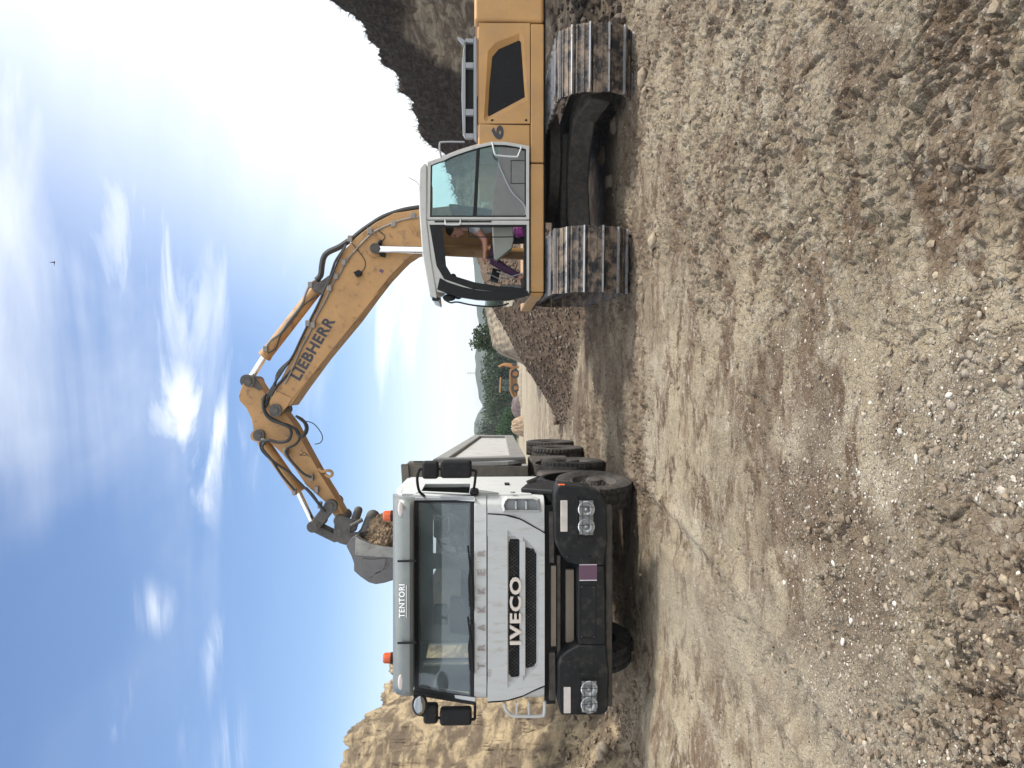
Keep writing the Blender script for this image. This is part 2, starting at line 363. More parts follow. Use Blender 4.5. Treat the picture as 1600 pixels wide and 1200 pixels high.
# ------------------------------------------------------------------ terrain
ZCREST = [0, .03, .5, 1.02, 1.80, 2.5, 3.05, 5.2, 7.6, 9]
def macro(X, Y):
    """large shapes of the site; returns height and masks (bank_left, bank_right, dark topsoil, mound)"""
    base = -np.clip(Y - 16, 0, 91) * .0395 - np.clip(Y - 107, 0, 50) * .018
    wob = (fbm(Y * .35, X * .1 + 4, 4, 31) - .5)
    # cut bank on the left, behind the truck
    foot = -4.75 - np.clip(8.4 - Y, 0, 40) * .8 + wob * .9
    s = foot - X
    wd = 2.3 + fbm(Y * .5, Y * 0 + 2, 3, 11) * .9
    t = s / wd
    crest = 4.5 + (fbm(Y * .6, Y * 0 + 9, 5, 21) - .5) * 1.0 - np.clip(Y - 12, 0, 40) * .03
    prof = np.where(t < 1, .78 * np.clip(t, 0, 1) ** 1.15 + .22 * ss(.35, .95, t), 1 + .04 * (t - 1))
    fl = (1 - ss(28, 42, Y))
    ledge = .16 * (fbm(X * 2.2, Y * .8, 4, 41) - .5) + .34 * (fbm(X * .9, Y * .7, 3, 43) - .5)
    hl = np.where(t > 0, np.maximum(crest * prof + ledge * ss(0, .3, t) * 1.6, 0), 0) * fl
    # small spill of soil at its foot
    hl = hl + .22 * np.exp(-((s + .15) / .5) ** 2) * ss(.35, .7, fbm(Y * 1.3, X * 1.3, 3, 51)) * fl * (Y > 0)
    # bank on the right: foot and crest as functions of X
    xf = np.array([-2.2, -1, .6, 2, 4, 6, 7.5, 8.6, 9.6, 12]); yf = np.array([17.4, 16, 14.3, 13.4, 13.3, 13.0, 12.0, 10.8, 9.6, 5])
    xc = np.array([-2.2, -1, -.2, .6, 2, 4.5, 6.3, 9.2, 12, 20]); yc = np.array([17.6, 17.6, 17.3, 17, 17, 19, 20, 17.2, 14, 10]); zc = np.array(ZCREST)
    YF = np.interp(X, xf, yf) + wob * 1.2 * np.clip((X + 1) / 3, 0, 1); YC = np.interp(X, xc, yc); ZC = np.interp(X, xc, zc)
    YC = np.maximum(YC, YF + .5)
    tr = (Y - YF) / (YC - YF)
    steep = np.clip((X - 4) / 4, 0, 1)
    pr = np.clip(tr, 0, 1); pr = pr * (1 - steep) + steep * (pr ** 1.3 * .55 + .45 * ss(.3, .95, pr))
    lump = (fbm(X * 1.3, Y * .8, 5, 61) - .5) * .9 * np.clip((X - 2) / 4, .12, 1)
    zr = np.where(tr > 0, ZC * pr + lump * ss(0, .25, tr) * ZC * .28, 0)
    back = np.clip(Y - YC - .8, 0, 1e9) * .30
    zr = np.maximum(zr - back, 0)
    hs = zr * 0
    # far tilled ridge
    zt = np.interp(X, [.5, 1.0, 1.35, 1.7, 3.5, 6, 12], [0, .9, 1.8, 2.1, 2.45, 2.6, 2.8])
    rid = zt * np.exp(-((Y - 32) / 5.5) ** 2) + .03 * np.sin(X * 21 + Y * 2 + 5 * fbm(X, Y, 2, 5)) * (zt > .3) * np.exp(-((Y - 32) / 4) ** 2)
    z = base + hl + np.maximum(zr, rid * (Y > 20))
    z = z + .35 * np.exp(-((X - 6.6) ** 2 / 1.4 + (Y - 11.8) ** 2 / .8)) + .12 * np.exp(-((X + 4.2) ** 2 / .5 + (Y - 7.6) ** 2 / 1.2))
    mL = (t > 0.02) & (fl > .05) & (X < 0); mR = ((tr > 0.01) | (hs > .1)) & (zr > .02) & (X >= -2.0) & (Y < 60)
    thr = np.interp(X, [5, 6.4, 7.1, 7.9, 9.2], [.10, .28, .58, .80, .88]); top = np.where(mR, np.clip((X - 4.4) / 1.6, 0, 1) * ss(-.06, .06, pr - thr + .3 * (fbm(X * .9, Y * .9, 5, 71) - .5)), 0)
    return z, mL, mR, top, ss(.0, .15, tr) * (X < 5.2) * mR, t, pr

def brownzone(X, Y):
    w = .5 * (fbm(X * 1.6, Y * 1.2, 4, 401) - .5)
    return np.clip(.9 * ss(11.2, 12.8, Y + w * 2) * (1 - ss(16.5, 18, Y)) * ss(-1.8, -.6, X) * (X < 5.5) + ss(1.25, .5, np.hypot((X + .75 + w) / 1.0, (Y - 3.9 + w * 2) / 1.25)) + .8 * ss(.7, .3, np.hypot((X - 1.75 + w) / .9, (Y - 3.4) / .9)), 0, 1) * ss(.34, .56, fbm(X * 2.5, Y * 2, 4, 403)) + .75 * ss(7.6, 8.8, Y + (fbm(X, Y, 4, 405) - .5) * 2) * (1 - ss(13.5, 15, Y)) * ss(-4.6, -3.5, X) * ss(.36, .56, fbm(X * 1.3, Y * 1.3, 4, 406))
def lane(X, Y):
    c = -1.95 - .12 * (Y - 5); return np.exp(-((X - c) / .42) ** 2) * ss(2.6, 3.4, Y) * (1 - ss(6.8, 8.2, Y)) + .8 * np.exp(-((X + .1 - .25 * (Y - 2.6)) / .3) ** 2 - ((Y - 2.5) / .5) ** 2)
def detail(X, Y):
    # damp clay scraped by tracks: low swells, clods, cracks and crumbs
    amp = 1.0
    sw = .05 * (fbm(X * .5, Y * .5, 3, 101) - .5)
    wx = X + .45 * (fbm(X * 2.6, Y * 2.6, 5, 5, .6) - .5); wy = Y + .45 * (fbm(X * 2.6 + 9, Y * 2.6, 5, 6, .6) - .5)
    rough = ss(.45, .63, fbm(X * .55 + 3.1, Y * .42 + 1.2, 4, 111)) * (1 - .8 * np.clip(lane(X, Y), 0, 1)); rough = np.maximum(rough, ss(-.2, 1.2, X) * ss(7.5, 5.5, Y) * .8)
    f1, f2, _ = worley(wx * 7, wy * 5.5, 3); clod = (f2 - f1)
    g1, g2, _ = worley(wx * 19, wy * 15, 8)
    c = .024 * rough * np.clip(clod, 0, .5) / .5 * (.3 + 1.4 * fbm(X * 3, Y * 3, 3, 77)) + .012 * (.3 + rough) * np.clip(g2 - g1, 0, .5)
    cr1, cr2, _ = worley(wx * 4.2 + .5 * (fbm(X * 6, Y * 6, 5, 9, .6)), wy * 3.4, 14)
    crack = -.013 * np.exp(-((cr2 - cr1) / .022) ** 2) * ss(.47, .62, fbm(X * 1.1, Y * 1.1, 4, 121))
    fine = .030 * (fbm(X * 9, Y * 7, 6, 131, .62) - .5) * (.35 + rough)
    # smeared scrape marks running across
    d = X * .9 + Y * .35
    scr = .010 * (fbm(d * 1.2, (Y * .9 - X * .35) * 9, 3, 141) - .5)
    rd = 1 - np.abs(2 * fbm(wx * 4.2, wy * 3.1, 5, 151, .6) - 1) * 3.2; rd2 = 1 - np.abs(2 * fbm(wx * 11, wy * 9, 4, 161, .6) - 1) * 3
    crease = -.040 * np.clip(rd, 0, 1) ** 3 * (.15 + rough) - .010 * np.clip(rd2, 0, 1) ** 2 * (.3 + rough)
    # faint tread print of a lorry tyre in the packed lane
    lc = -1.95 - .12 * (Y - 5); tread = -.008 * (np.abs(X - lc) < .26) * (np.sin(Y * 42 + np.abs(X - lc) * 30) > .2) * ss(3.6, 4.2, Y) * (1 - ss(6.6, 7.6, Y)) * ss(.42, .55, fbm(X * 2, Y * 2, 3, 171))
    rut = 0
    for x0_, k_ in ((-1.42, .10), (-3.38, .12)):
        dx = X - (x0_ - k_ * (8.6 - Y) * .35 - .02 * (8.6 - Y) ** 2); ff = ss(2.4, 3.6, Y) * (1 - ss(9.2, 9.8, Y)) * ss(.30, .52, fbm(X * 1.1, Y * .8, 3, 181))
        rut = rut + ff * (-.030 * np.exp(-(dx / .17) ** 4) + .022 * np.exp(-((np.abs(dx) - .24) / .07) ** 2) - .009 * (np.abs(dx) < .16) * (np.sin(Y * 48 + np.abs(dx) * 34) > .1))
    return sw + c * (.75 + .55 * ss(6.5, 3.5, Y)) + crack * 1.4 + fine * 1.3 + scr + crease + tread + rut, rough

def terrain():
    ys = list(np.linspace(-7, 1.7, 30))
    y = 1.75
    while y < 70: ys.append(y); y += min(.00068 * y * y, .0062 * y)
    while y < 5000: ys.append(y); y *= 1.05
    ys = np.array(ys)
    core = np.linspace(-1, 1, 860); wing = 1 + (np.linspace(0, 1, 46)[1:] ** 1.8) * 3.2
    sx = np.concatenate([-wing[::-1], core, wing])
    Yg, Sg = np.meshgrid(ys, sx, indexing='ij'); Xg = Sg * (.575 * np.clip(Yg, 0, None) + 1.05 + np.clip(-Yg, 0, 9) * .1)
    z, mL, mR, top, mound, t, pr = macro(Xg, Yg)
    d, rough = detail(Xg, Yg)
    inb = (mL | mR)
    fade = np.exp(-np.clip(Yg - 25, 0, None) / 40)
    # crumbly relief on the banks
    e = fbm(Xg * 3.2, Yg * 2.4, 5, 201, .6) - .5
    w1, w2, _ = worley(Xg * 5.0, Yg * 4.2, 23); gully = fbm(Xg * .8 + Yg * .3, (Yg - Xg * .2) * 5.5, 4, 211) - .5
    k1, k2, _ = worley(Xg * 2.2 + e, Yg * 2.0, 29)
    z = z + np.where(mL, (.50 * e + .14 * gully - .04 * np.exp(-((w2 - w1) / .10) ** 2) - .08 * np.exp(-((k2 - k1) / .09) ** 2) + .12 * (fbm(Xg * 9, Yg * 7, 4, 231) - .5)) * np.clip(t * 3, 0, 1), 0)
    z = z + np.where(mR, ((.20 + .34 * np.clip((Xg - 4.5) / 3, 0, 1)) * e + .05 * gully - .03 * np.exp(-((w2 - w1) / .1) ** 2) + .10 * (fbm(Xg * 9, Yg * 7, 4, 221) - .5)) * np.clip(pr * 4, 0, 1) * np.where(Xg < 4.5, .35, 1.0), 0)
    z = z + d * fade * np.where(inb, .5, 1.0)
    # rut left by the truck's wheels
    nr, nc = Yg.shape; idx = np.arange(nr * nc).reshape(nr, nc)
    q = np.stack([idx[:-1, :-1], idx[:-1, 1:], idx[1:, 1:], idx[1:, :-1]], -1).reshape(-1, 4)
    def cm(a): return a[:-1, :-1].reshape(-1)
    reg = np.where(cm(mL), 1, np.where(cm(mR & (mound > .5) & (Xg < 4.6)), 3, np.where(cm(mR), 2, 0)))
    P = np.stack([Xg, Yg, z], -1).reshape(-1, 3)
    near = np.clip((9 - Yg) / 5, 0, 1)
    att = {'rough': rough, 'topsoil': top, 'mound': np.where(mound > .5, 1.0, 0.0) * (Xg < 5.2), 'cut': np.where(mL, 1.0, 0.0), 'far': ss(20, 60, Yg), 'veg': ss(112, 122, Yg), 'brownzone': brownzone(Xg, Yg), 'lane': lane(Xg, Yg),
           'bank': np.where(mR & (Xg >= 4.4), 1.0, 0.0)}
    names = [('ground', 0), ('earth_bank', 1), ('earth_bank', 2), ('soil_slope', 3)]
    labels = ['bare trampled clay ground with cracks and stones', 'sunlit yellowish earth bank left behind the truck', 'dark earth bank rising behind the excavator', 'brown loose soil slope between the truck and the excavator']
    for (nm, k), lb in zip(names, labels):
        f = q[reg == k]; used = np.unique(f); mp = np.full(len(P), -1); mp[used] = np.arange(len(used)); f2 = mp[f]
        me = bpy.data.meshes.new(nm); me.vertices.add(len(used)); me.vertices.foreach_set('co', P[used].astype(np.float32).ravel())
        me.loops.add(f2.size); me.loops.foreach_set('vertex_index', f2.ravel().astype(np.int32)); me.polygons.add(len(f2))
        me.polygons.foreach_set('loop_start', np.arange(0, f2.size, 4, dtype=np.int32)); me.polygons.foreach_set('use_smooth', np.ones(len(f2), bool))
        me.update(calc_edges=True)
        for an, av in att.items():
            a = me.attributes.new(an, 'FLOAT', 'POINT'); a.data.foreach_set('value', np.asarray(av, dtype=np.float32).reshape(-1)[used])
        me.materials.append(SOIL); o = bpy.data.objects.new(nm, me); COL.objects.link(o); tag(o, lb, None, kind='structure')
    return Xg, Yg, z

def soil_material():
    m = bpy.data.materials.new('clay_soil'); m.use_nodes = True; nt = m.node_tree; L = nt.links.new
    b = nt.nodes['Principled BSDF']; b.inputs['Roughness'].default_value = .93; b.inputs['Specular IOR Level'].default_value = .25
    geo = nn(nt, 'ShaderNodeTexCoord'); P = geo.outputs['Object']
    def att(n): a = nn(nt, 'ShaderNodeAttribute', attribute_name=n); return a.outputs['Fac']
    def mapv(sc, rot=0):
        mp = nn(nt, 'ShaderNodeMapping'); L(P, mp.inputs[0]); mp.inputs['Scale'].default_value = sc; mp.inputs['Rotation'].default_value = (0, 0, R(rot)); return mp.outputs[0]
    def noise(sc, v=None, det=8, ro=.6, di=0):
        n = nn(nt, 'ShaderNodeTexNoise'); L(v if v else P, n.inputs['Vector']); n.inputs['Scale'].default_value = sc; n.inputs['Detail'].default_value = det; n.inputs['Roughness'].default_value = ro; n.inputs['Distortion'].default_value = di; return n.outputs['Fac']
    def ramp(v, a, b_, lo=0.0, hi=1.0):
        n = nn(nt, 'ShaderNodeMapRange', interpolation_type='SMOOTHSTEP'); L(v, n.inputs[0]); n.inputs[1].default_value = a; n.inputs[2].default_value = b_; n.inputs[3].default_value = lo; n.inputs[4].default_value = hi; return n.outputs[0]
    def mx(f, a, b_, bt='MIX'):
        n = nn(nt, 'ShaderNodeMix', data_type='RGBA', blend_type=bt)
        if isinstance(f, float): n.inputs[0].default_value = f
        else: L(f, n.inputs[0])
        for i, c in ((6, a), (7, b_)):
            if isinstance(c, tuple): n.inputs[i].default_value = (*c, 1)
            else: L(c, n.inputs[i])
        return n.outputs[2]
    def mul(a, b_):
        n = nn(nt, 'ShaderNodeMath', operation='MULTIPLY'); n.use_clamp = True
        for i, c in ((0, a), (1, b_)):
            if isinstance(c, float): n.inputs[i].default_value = c
            else: L(c, n.inputs[i])
        return n.outputs[0]
    streak = mapv((1.0, 1.7, 1), -38)
    c = mx(ramp(noise(.55, det=6), .38, .62), (.25, .205, .14), (.39, .32, .22))       # grey-green clay to beige clay
    c = mx(mul(ramp(noise(.8, streak, 7, .6, .8), .49, .60), .85), c, (.155, .10, .062))
    c = mx(mul(ramp(noise(.7, mapv((1, 1, 1), 50), 7, .62, .5), .52, .66), .7), c, (.47, .41, .31))
    c = mx(ramp(noise(1.9, streak, 9, .66, .6), .50, .62), c, (.125, .080, .048))            # brown smears
    c = mx(mul(ramp(noise(3.4, streak, 9, .7, 1.0), .54, .68), .75), c, (.52, .46, .36))   # pale dry skin
    c = mx(mul(ramp(noise(2.1, None, 8, .7), .57, .72), .6), c, (.115, .085, .065))          # damp dark spots
    c = mx(mul(att('rough'), .35), c, (.18, .138, .095))
    c = mx(mul(ramp(noise(9, streak, 9, .72), .50, .64), .55), c, (.46, .41, .33))
    c = mx(mul(ramp(noise(13, None, 8, .7, .5), .54, .66), .6), c, (.10, .075, .055))
    c = mx(mul(att('brownzone'), .72), c, mx(ramp(noise(5, None, 8, .7), .4, .65), (.09, .060, .040), (.185, .13, .088)))
    c = mx(mul(att('lane'), .6), c, (.33, .29, .22))
    vo = nn(nt, 'ShaderNodeTexVoronoi'); L(P, vo.inputs['Vector']); vo.inputs['Scale'].default_value = 70; vo.inputs['Randomness'].default_value = 1
    sp = nn(nt, 'ShaderNodeSeparateColor'); L(vo.outputs['Color'], sp.inputs[0])
    peb = mul(ramp(sp.outputs[0], .80, .86), ramp(vo.outputs['Distance'], .50, .30)); peb = mul(peb, ramp(noise(.9), .44, .60))
    c = mx(mul(peb, .8), c, (.48, .43, .35))
    grit = noise(160, None, 4, .7); c = mx(.55, c, mx(ramp(grit, .3, .7), (.55, .55, .55), (1.0, 1.0, 1.0)), 'MULTIPLY')
    # other soils
    slopec = mx(ramp(noise(3, None, 9, .7), .35, .68), (.088, .058, .038), (.175, .122, .082))
    slopec = mx(mul(ramp(sp.outputs[0], .90, .93), ramp(vo.outputs['Distance'], .45, .2)), slopec, (.42, .37, .30))
    c = mx(att('mound'), c, slopec)
    str2 = mapv((.8, 1.3, 3.2), 12)
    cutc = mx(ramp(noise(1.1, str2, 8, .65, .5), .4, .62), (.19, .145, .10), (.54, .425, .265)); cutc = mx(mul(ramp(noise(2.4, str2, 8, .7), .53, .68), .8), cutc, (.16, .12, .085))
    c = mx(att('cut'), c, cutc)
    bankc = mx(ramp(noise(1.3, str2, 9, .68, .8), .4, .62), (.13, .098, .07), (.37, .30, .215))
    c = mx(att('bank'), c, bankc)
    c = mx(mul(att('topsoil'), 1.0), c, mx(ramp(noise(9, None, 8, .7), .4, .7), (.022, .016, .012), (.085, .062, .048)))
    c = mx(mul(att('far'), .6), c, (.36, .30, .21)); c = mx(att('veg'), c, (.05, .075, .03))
    L(c, b.inputs['Base Color'])
    # relief finer than the mesh
    h = nn(nt, 'ShaderNodeMath', operation='ADD'); L(noise(38, None, 10, .72), h.inputs[0])
    v2 = nn(nt, 'ShaderNodeTexVoronoi', feature='DISTANCE_TO_EDGE'); L(mapv((1, 1, 1)), v2.inputs['Vector']); v2.inputs['Scale'].default_value = 30
    L(mul(ramp(v2.outputs['Distance'], .0, .12), .35), h.inputs[1])
    bp = nn(nt, 'ShaderNodeBump'); bp.inputs['Strength'].default_value = .85; bp.inputs['Distance'].default_value = .022; L(h.outputs[0], bp.inputs['Height'])
    h3 = nn(nt, 'ShaderNodeBump'); h3.inputs['Strength'].default_value = .5; h3.inputs['Distance'].default_value = .09; L(noise(7, None, 9, .7), h3.inputs['Height']); L(h3.outputs[0], bp.inputs['Normal'])
    ban = nn(nt, 'ShaderNodeMath', operation='MAXIMUM'); L(att('cut'), ban.inputs[0]); L(att('bank'), ban.inputs[1])
    h4 = nn(nt, 'ShaderNodeBump'); h4.inputs['Distance'].default_value = .30; L(mul(ban.outputs[0], .8), h4.inputs['Strength']); L(noise(2.6, mapv((1, 1.4, 2.2), 20), 10, .66, .8), h4.inputs['Height']); L(h4.outputs[0], h3.inputs['Normal'])
    L(bp.outputs[0], b.inputs['Normal'])
    return m
SOIL = soil_material()
GX, GY, GZ = terrain()
def ground_z(x, y):
    a, b = np.array([float(x)]), np.array([float(y)])
    return float(macro(a, b)[0][0] + detail(a, b)[0][0] * .7)

# ------------------------------------------------------------------ dump truck
TY = 7.8
def pbox(mb, x0, x1, y0, y1, Y, dep):
    a, b = W(x0, y1, Y), W(x1, y0, Y)
    return mb.box((a.x, Y, b.z), (b.x, Y + dep, a.z))
def pprism(mb, pts, Y, dep): return mb.prism([W(x, y, Y) for x, y in pts], (0, dep, 0))
def pring(mb, o, i, Y, dep): return mb.ring([W(x, y, Y) for x, y in o], [W(x, y, Y) for x, y in i], (0, dep, 0))
def arc(c, r, a0, a1, n): return [(c[0] + r * math.cos(R(a0 + (a1 - a0) * k / n)), c[1] + r * math.sin(R(a0 + (a1 - a0) * k / n))) for k in range(n + 1)]
CX = W(740, 938, TY).x; XR, XL = W(740, 778, TY).x, W(740, 1098, TY).x
ZT = lambda x, Y=TY: W(x, 600, Y).z

def wheel(parent, x, y, r, w, side, steer=0.0, dual=False):
    """side +1: outer face looks to +X"""
    ax = Vector((math.cos(steer), math.sin(steer), 0)) * side
    c = Vector((x, y, r - .015 + ground_z(x, y) * .5)); h = w / 2
    prof = [(-h * .8, r * .58), (-h * 1.02, r * .72), (-h * 1.0, r * .88), (-h * .93, r * .965), (-h * .8, r * .99), (-h * .5, r), (-h * .42, r - .0), (-.02, r), (.02, r), (h * .42, r), (h * .5, r), (h * .8, r * .99), (h * .93, r * .965), (h * 1.0, r * .88), (h * 1.02, r * .72), (h * .8, r * .58)]
    def mod(k, i):
        if i in (4, 5, 10, 11): return -.018 if (k % 4) in (0,) else 0
        if i in (6, 9): return -.015
        if i in (7, 8): return -.014 if (k + 2) % 4 == 0 else 0
        return 0
    ty = build(MB().lathe(c, ax, prof, 168, mod), 'tyre', M['rubber'], parent, ang=28)
    if not dual:
        rp = [(h * .8, r * .6), (h * .84, r * .57), (h * .5, r * .52), (h * .35, r * .46), (h * .55, r * .36), (h * .6, r * .3), (h * .6, r * .22), (h * .98, r * .20), (h * 1.06, r * .15), (h * 1.06, 0.002)]
    else:
        rp = [(h * .8, r * .6), (h * .8, r * .56), (-h * .1, r * .50), (-h * .45, r * .42), (-h * .5, r * .3), (-h * .3, r * .24), (h * .5, r * .22), (h * .6, r * .16), (h * .6, .002)]
    rim = build(MB().lathe(c, ax, rp, 40), 'rim', M['frame'], ty, ang=30)
    a = ax.orthogonal().normalized(); b = ax.cross(a)
    for k in range(10 if not dual and y < TY + 2 else 0):
        t = 2 * math.pi * k / 10; p = c + (a * math.cos(t) + b * math.sin(t)) * r * .27 + ax * (h * .6 if not dual else -h * .35); build(MB().cyl(p, p + ax * .035, .017, .014, 8), 'wheel_nut', M['steel'], ty)
    return ty

truck = thing('dump_truck', 'white four axle dump truck facing the camera with black bumper and smoked visor', 'truck', (CX, TY, 0))
def tp(mb, name, m, **k): return build(mb, name, M[m] if isinstance(m, str) else m, k.pop('parent', truck), **k)

# --- cab shell: white lower body, pillars, roof, doors
zlo, zbelt, zwt, zroof = ZT(851), ZT(741), ZT(648, TY + .25), ZT(618, TY + .3)
yb = TY + 1.78
cabm = MB()
# nose block below the windscreen, with rounded corners in plan
def plan(x0, x1, y0, y1, r, n=6):
    pts = [(x1, y1), (x0, y1), (x0, y0 + r)]
    pts += [(x0 + r - r * math.cos(R(90 * k / n)), y0 + r - r * math.sin(R(90 * k / n))) for k in range(1, n + 1)]
    pts += [(x1 - r + r * math.sin(R(90 * k / n)), y0 + r - r * math.cos(R(90 * k / n))) for k in range(1, n + 1)]
    return pts
nose = MB().prism([(x, y, ZT(760.5)) for x, y in plan(XL, XR, TY + .010, TY + .42, .13)], (0, 0, zbelt - ZT(760.5)))
tp(nose, 'cab_nose', 'white', bevel=.008)
xri, xli = W(800, 838, TY).x, W(800, 1066, TY).x
pr_ = [p for p in plan(XL, XR, TY + .010, TY + .42, .13) if p[0] > xri] ; pl_ = [p for p in plan(XL, XR, TY + .010, TY + .42, .13) if p[0] < xli]
tp(MB().prism([(x, y, zlo) for x, y in [(xri, TY + .42), (xri, TY + .010)] + pr_[1:] + [(XR, TY + .42)]], (0, 0, ZT(761.5) - zlo)), 'corner_panel', 'white', bevel=.006)
tp(MB().prism([(x, y, zlo) for x, y in [(XL, TY + .42)] + pl_[1:] + [(xli, TY + .010), (xli, TY + .42)]], (0, 0, ZT(761.5) - zlo)), 'corner_panel', 'white', bevel=.006)
tp(MB().box((xli + .002, TY + .075, zlo), (xri - .002, TY + .42, ZT(762))), 'nose_core', 'dark')
for sm_ in ([(762, 803), (790, 805), (812, 811), (832, 822), (851, 833)], [(762, 1097), (790, 1095), (815, 1088), (832, 1080), (851, 1072)]):
    tp(MB().tube([W(x, y, TY + .002) for x, y in sm_], .009, 6, smooth=3), 'bonnet_seam', 'black')
th = .045
for sx, X0 in ((1, XR), (-1, XL)):
    inn = X0 - sx * th
    sk = MB()
    P = lambda y, z: (X0, y, z)
    pv = (-sx * th, 0, 0)
    sk.prism([P(TY + .30, zlo), P(TY + .30, zbelt - .01), P(yb, zbelt - .01), P(yb, zlo - .05), P(TY + 1.35, zlo + .12), P(TY + .55, zlo + .12)], pv)         # below window
    tp(sk, 'side_panel', 'white', bevel=.006)
    up = MB(); yw0, yw1 = TY + .10, TY + .36
    up.prism([P(TY + .02, zbelt - .01), P(TY + .12, zbelt - .01), P(TY + .40, zwt), P(TY + .30, zwt + .02)], pv)  # A pillar
    if sx > 0: up.prism([P(TY + 1.12, zbelt - .011), P(yb, zbelt - .011), P(yb, zroof - .02), P(TY + 1.10, zroof - .02)], pv)
    else: up.ring([P(TY + 1.12, zbelt - .011), P(yb, zbelt - .011), P(yb, zroof - .02), P(TY + 1.10, zroof - .02)], [P(TY + 1.18, zbelt + .06), P(yb - .05, zbelt + .06), P(yb - .05, zwt - .05), P(TY + 1.18, zwt - .05)], pv)
    up.prism([P(TY + .33, zwt - .03), P(TY + 1.101, zwt - .03), P(TY + 1.101, zroof - .03), P(TY + .36, zroof - .06)], pv)
    tp(up, 'pillar', 'white', bevel=.006)
    dr = MB()
    dr.prism([P(TY + .16, zlo + .13), P(TY + .16, zbelt + .015), P(TY + .19, zbelt + .05), P(TY + 1.06, zbelt + .05), P(TY + 1.06, zlo + .16), P(TY + .9, zlo + .13)], (sx * .012, 0, 0))
    d = tp(dr, 'door', 'white', bevel=.006)
    fr = MB().ring([P(TY + .17, zbelt + .02), P(TY + 1.08, zbelt + .02), P(TY + 1.08, zwt - .01), P(TY + .40, zwt - .01)], [P(TY + .24, zbelt + .06), P(TY + 1.03, zbelt + .06), P(TY + 1.03, zwt - .06), P(TY + .43, zwt - .06)], (sx * .016, 0, 0))
    tp(fr, 'window_frame', 'white', bevel=.004)
    if sx < 0: tp(MB().prism([(X0 - sx * .02, y, z) for y, z in ((TY + .22, zbelt + .04), (TY + 1.04, zbelt + .04), (TY + 1.04, zwt - .04), (TY + .42, zwt - .04))], (-sx * .004, 0, 0)), 'side_window', M['glass_clear'])
    h = MB().box((X0 + sx * .012 - .001 if sx > 0 else X0 - .03, TY + .86, zbelt - .42), (X0 + .03 if sx > 0 else X0 - .012, TY + 1.0, zbelt - .36)); 
    build(h, 'handle', M['black'], truck, bevel=.006)
    # small dark quarter window ahead of the door
    tp(MB().prism([(X0 + sx * .013, y, z) for y, z in ((TY + .16, zbelt - .0), (TY + .52, zbelt - .01), (TY + .26, zbelt - .27), (TY + .17, zbelt - .27))], (sx * .006, 0, 0)), 'quarter_window', 'visor')
tp(MB().box((XL + .03, yb - .05, zlo - .2), (XR - .03, yb, zbelt + .1)).box((XL + .03, yb - .05, zwt - .1), (XR - .03, yb, zroof - .02)).box((XL + .03, yb - .05, zbelt + .1), (CX - .62, yb, zwt - .1)).box((CX + .62, yb - .05, zbelt + .1), (XR - .03, yb, zwt - .1)).box((CX - .1, yb - .05, zbelt + .1), (CX + .1, yb, zwt - .1)), 'back_wall', GREY)
tp(MB().prism([(XL + .01, TY + .33, zwt + .02), (XL + .01, TY + .42, zroof - .01), (XL + .01, TY + .8, zroof + .05), (XL + .01, yb, zroof + .03), (XL + .01, yb, zroof - .04), (XL + .01, TY + .5, zroof - .05)], (XR - XL - .02, 0, 0)), 'roof', 'white', bevel=.02)
tp(MB().box((XL + .05, TY + .3, zlo - .02), (XR - .05, yb - .06, zlo + .06)), 'cab_floor', 'dark')
# interior
dash = MB().prism([(XL + .06, TY + .20, zbelt - .3), (XL + .06, TY + .13, zbelt - .02), (XL + .06, TY + .30, zbelt + .05), (XL + .06, TY + .5, zbelt + .02), (XL + .06, TY + .55, zbelt - .3)], (XR - XL - .12, 0, 0))
tp(dash, 'dashboard', GREY, bevel=.01)
for sx in (-1, 1):
    x = CX + sx * .55
    s = MB().prism([(x - .24, TY + 1.02, zbelt - .55), (x - .24, TY + 1.10, zbelt - .55), (x - .24, TY + 1.30, zbelt + .32), (x - .24, TY + 1.19, zbelt + .32)], (.48, 0, 0)).box((x - .25, TY + .65, zbelt - .62), (x + .25, TY + 1.15, zbelt - .48)).box((x - .13, TY + 1.2, zbelt + .35), (x + .13, TY + 1.29, zbelt + .53))
    tp(s, 'seat', 'seat', bevel=.03)
sc_ = W(705, 835, TY + .55); n_ = Vector((0, -.75, .66)).normalized(); a_ = Vector((1, 0, 0)); b_ = n_.cross(a_)
sw = MB().tube([sc_ + (a_ * math.cos(t) + b_ * math.sin(t)) * .23 for t in [2 * math.pi * k / 32 for k in range(32)]], .016, 8, closed=True)
for t in (R(90), R(210), R(330)): sw.tube([sc_, sc_ + (a_ * math.cos(t) + b_ * math.sin(t)) * .225], .014, 6)
sw.cyl(sc_, sc_ - n_ * .25, .05, .04, 12); tp(sw, 'steering_wheel', 'black')

# --- windscreen
def wsp(x, y):
    t = (741 - x) / 93.0; Y = TY + .03 + .25 * t; return W(x, y, Y)
wo = [wsp(741, 779), wsp(647, 781), wsp(647, 1082), wsp(741, 1099)]
wi = [wsp(732, 789), wsp(657, 787), wsp(657, 1071), wsp(733, 1086)]
tp(MB().ring(wo, wi, (0, .03, 0)), 'windscreen_frame', 'black', bevel=.006)
tp(MB().prism([wsp(735, 786), wsp(654, 785), wsp(654, 1074), wsp(735, 1088)], (0, .006, 0)), 'windscreen', 'glass')
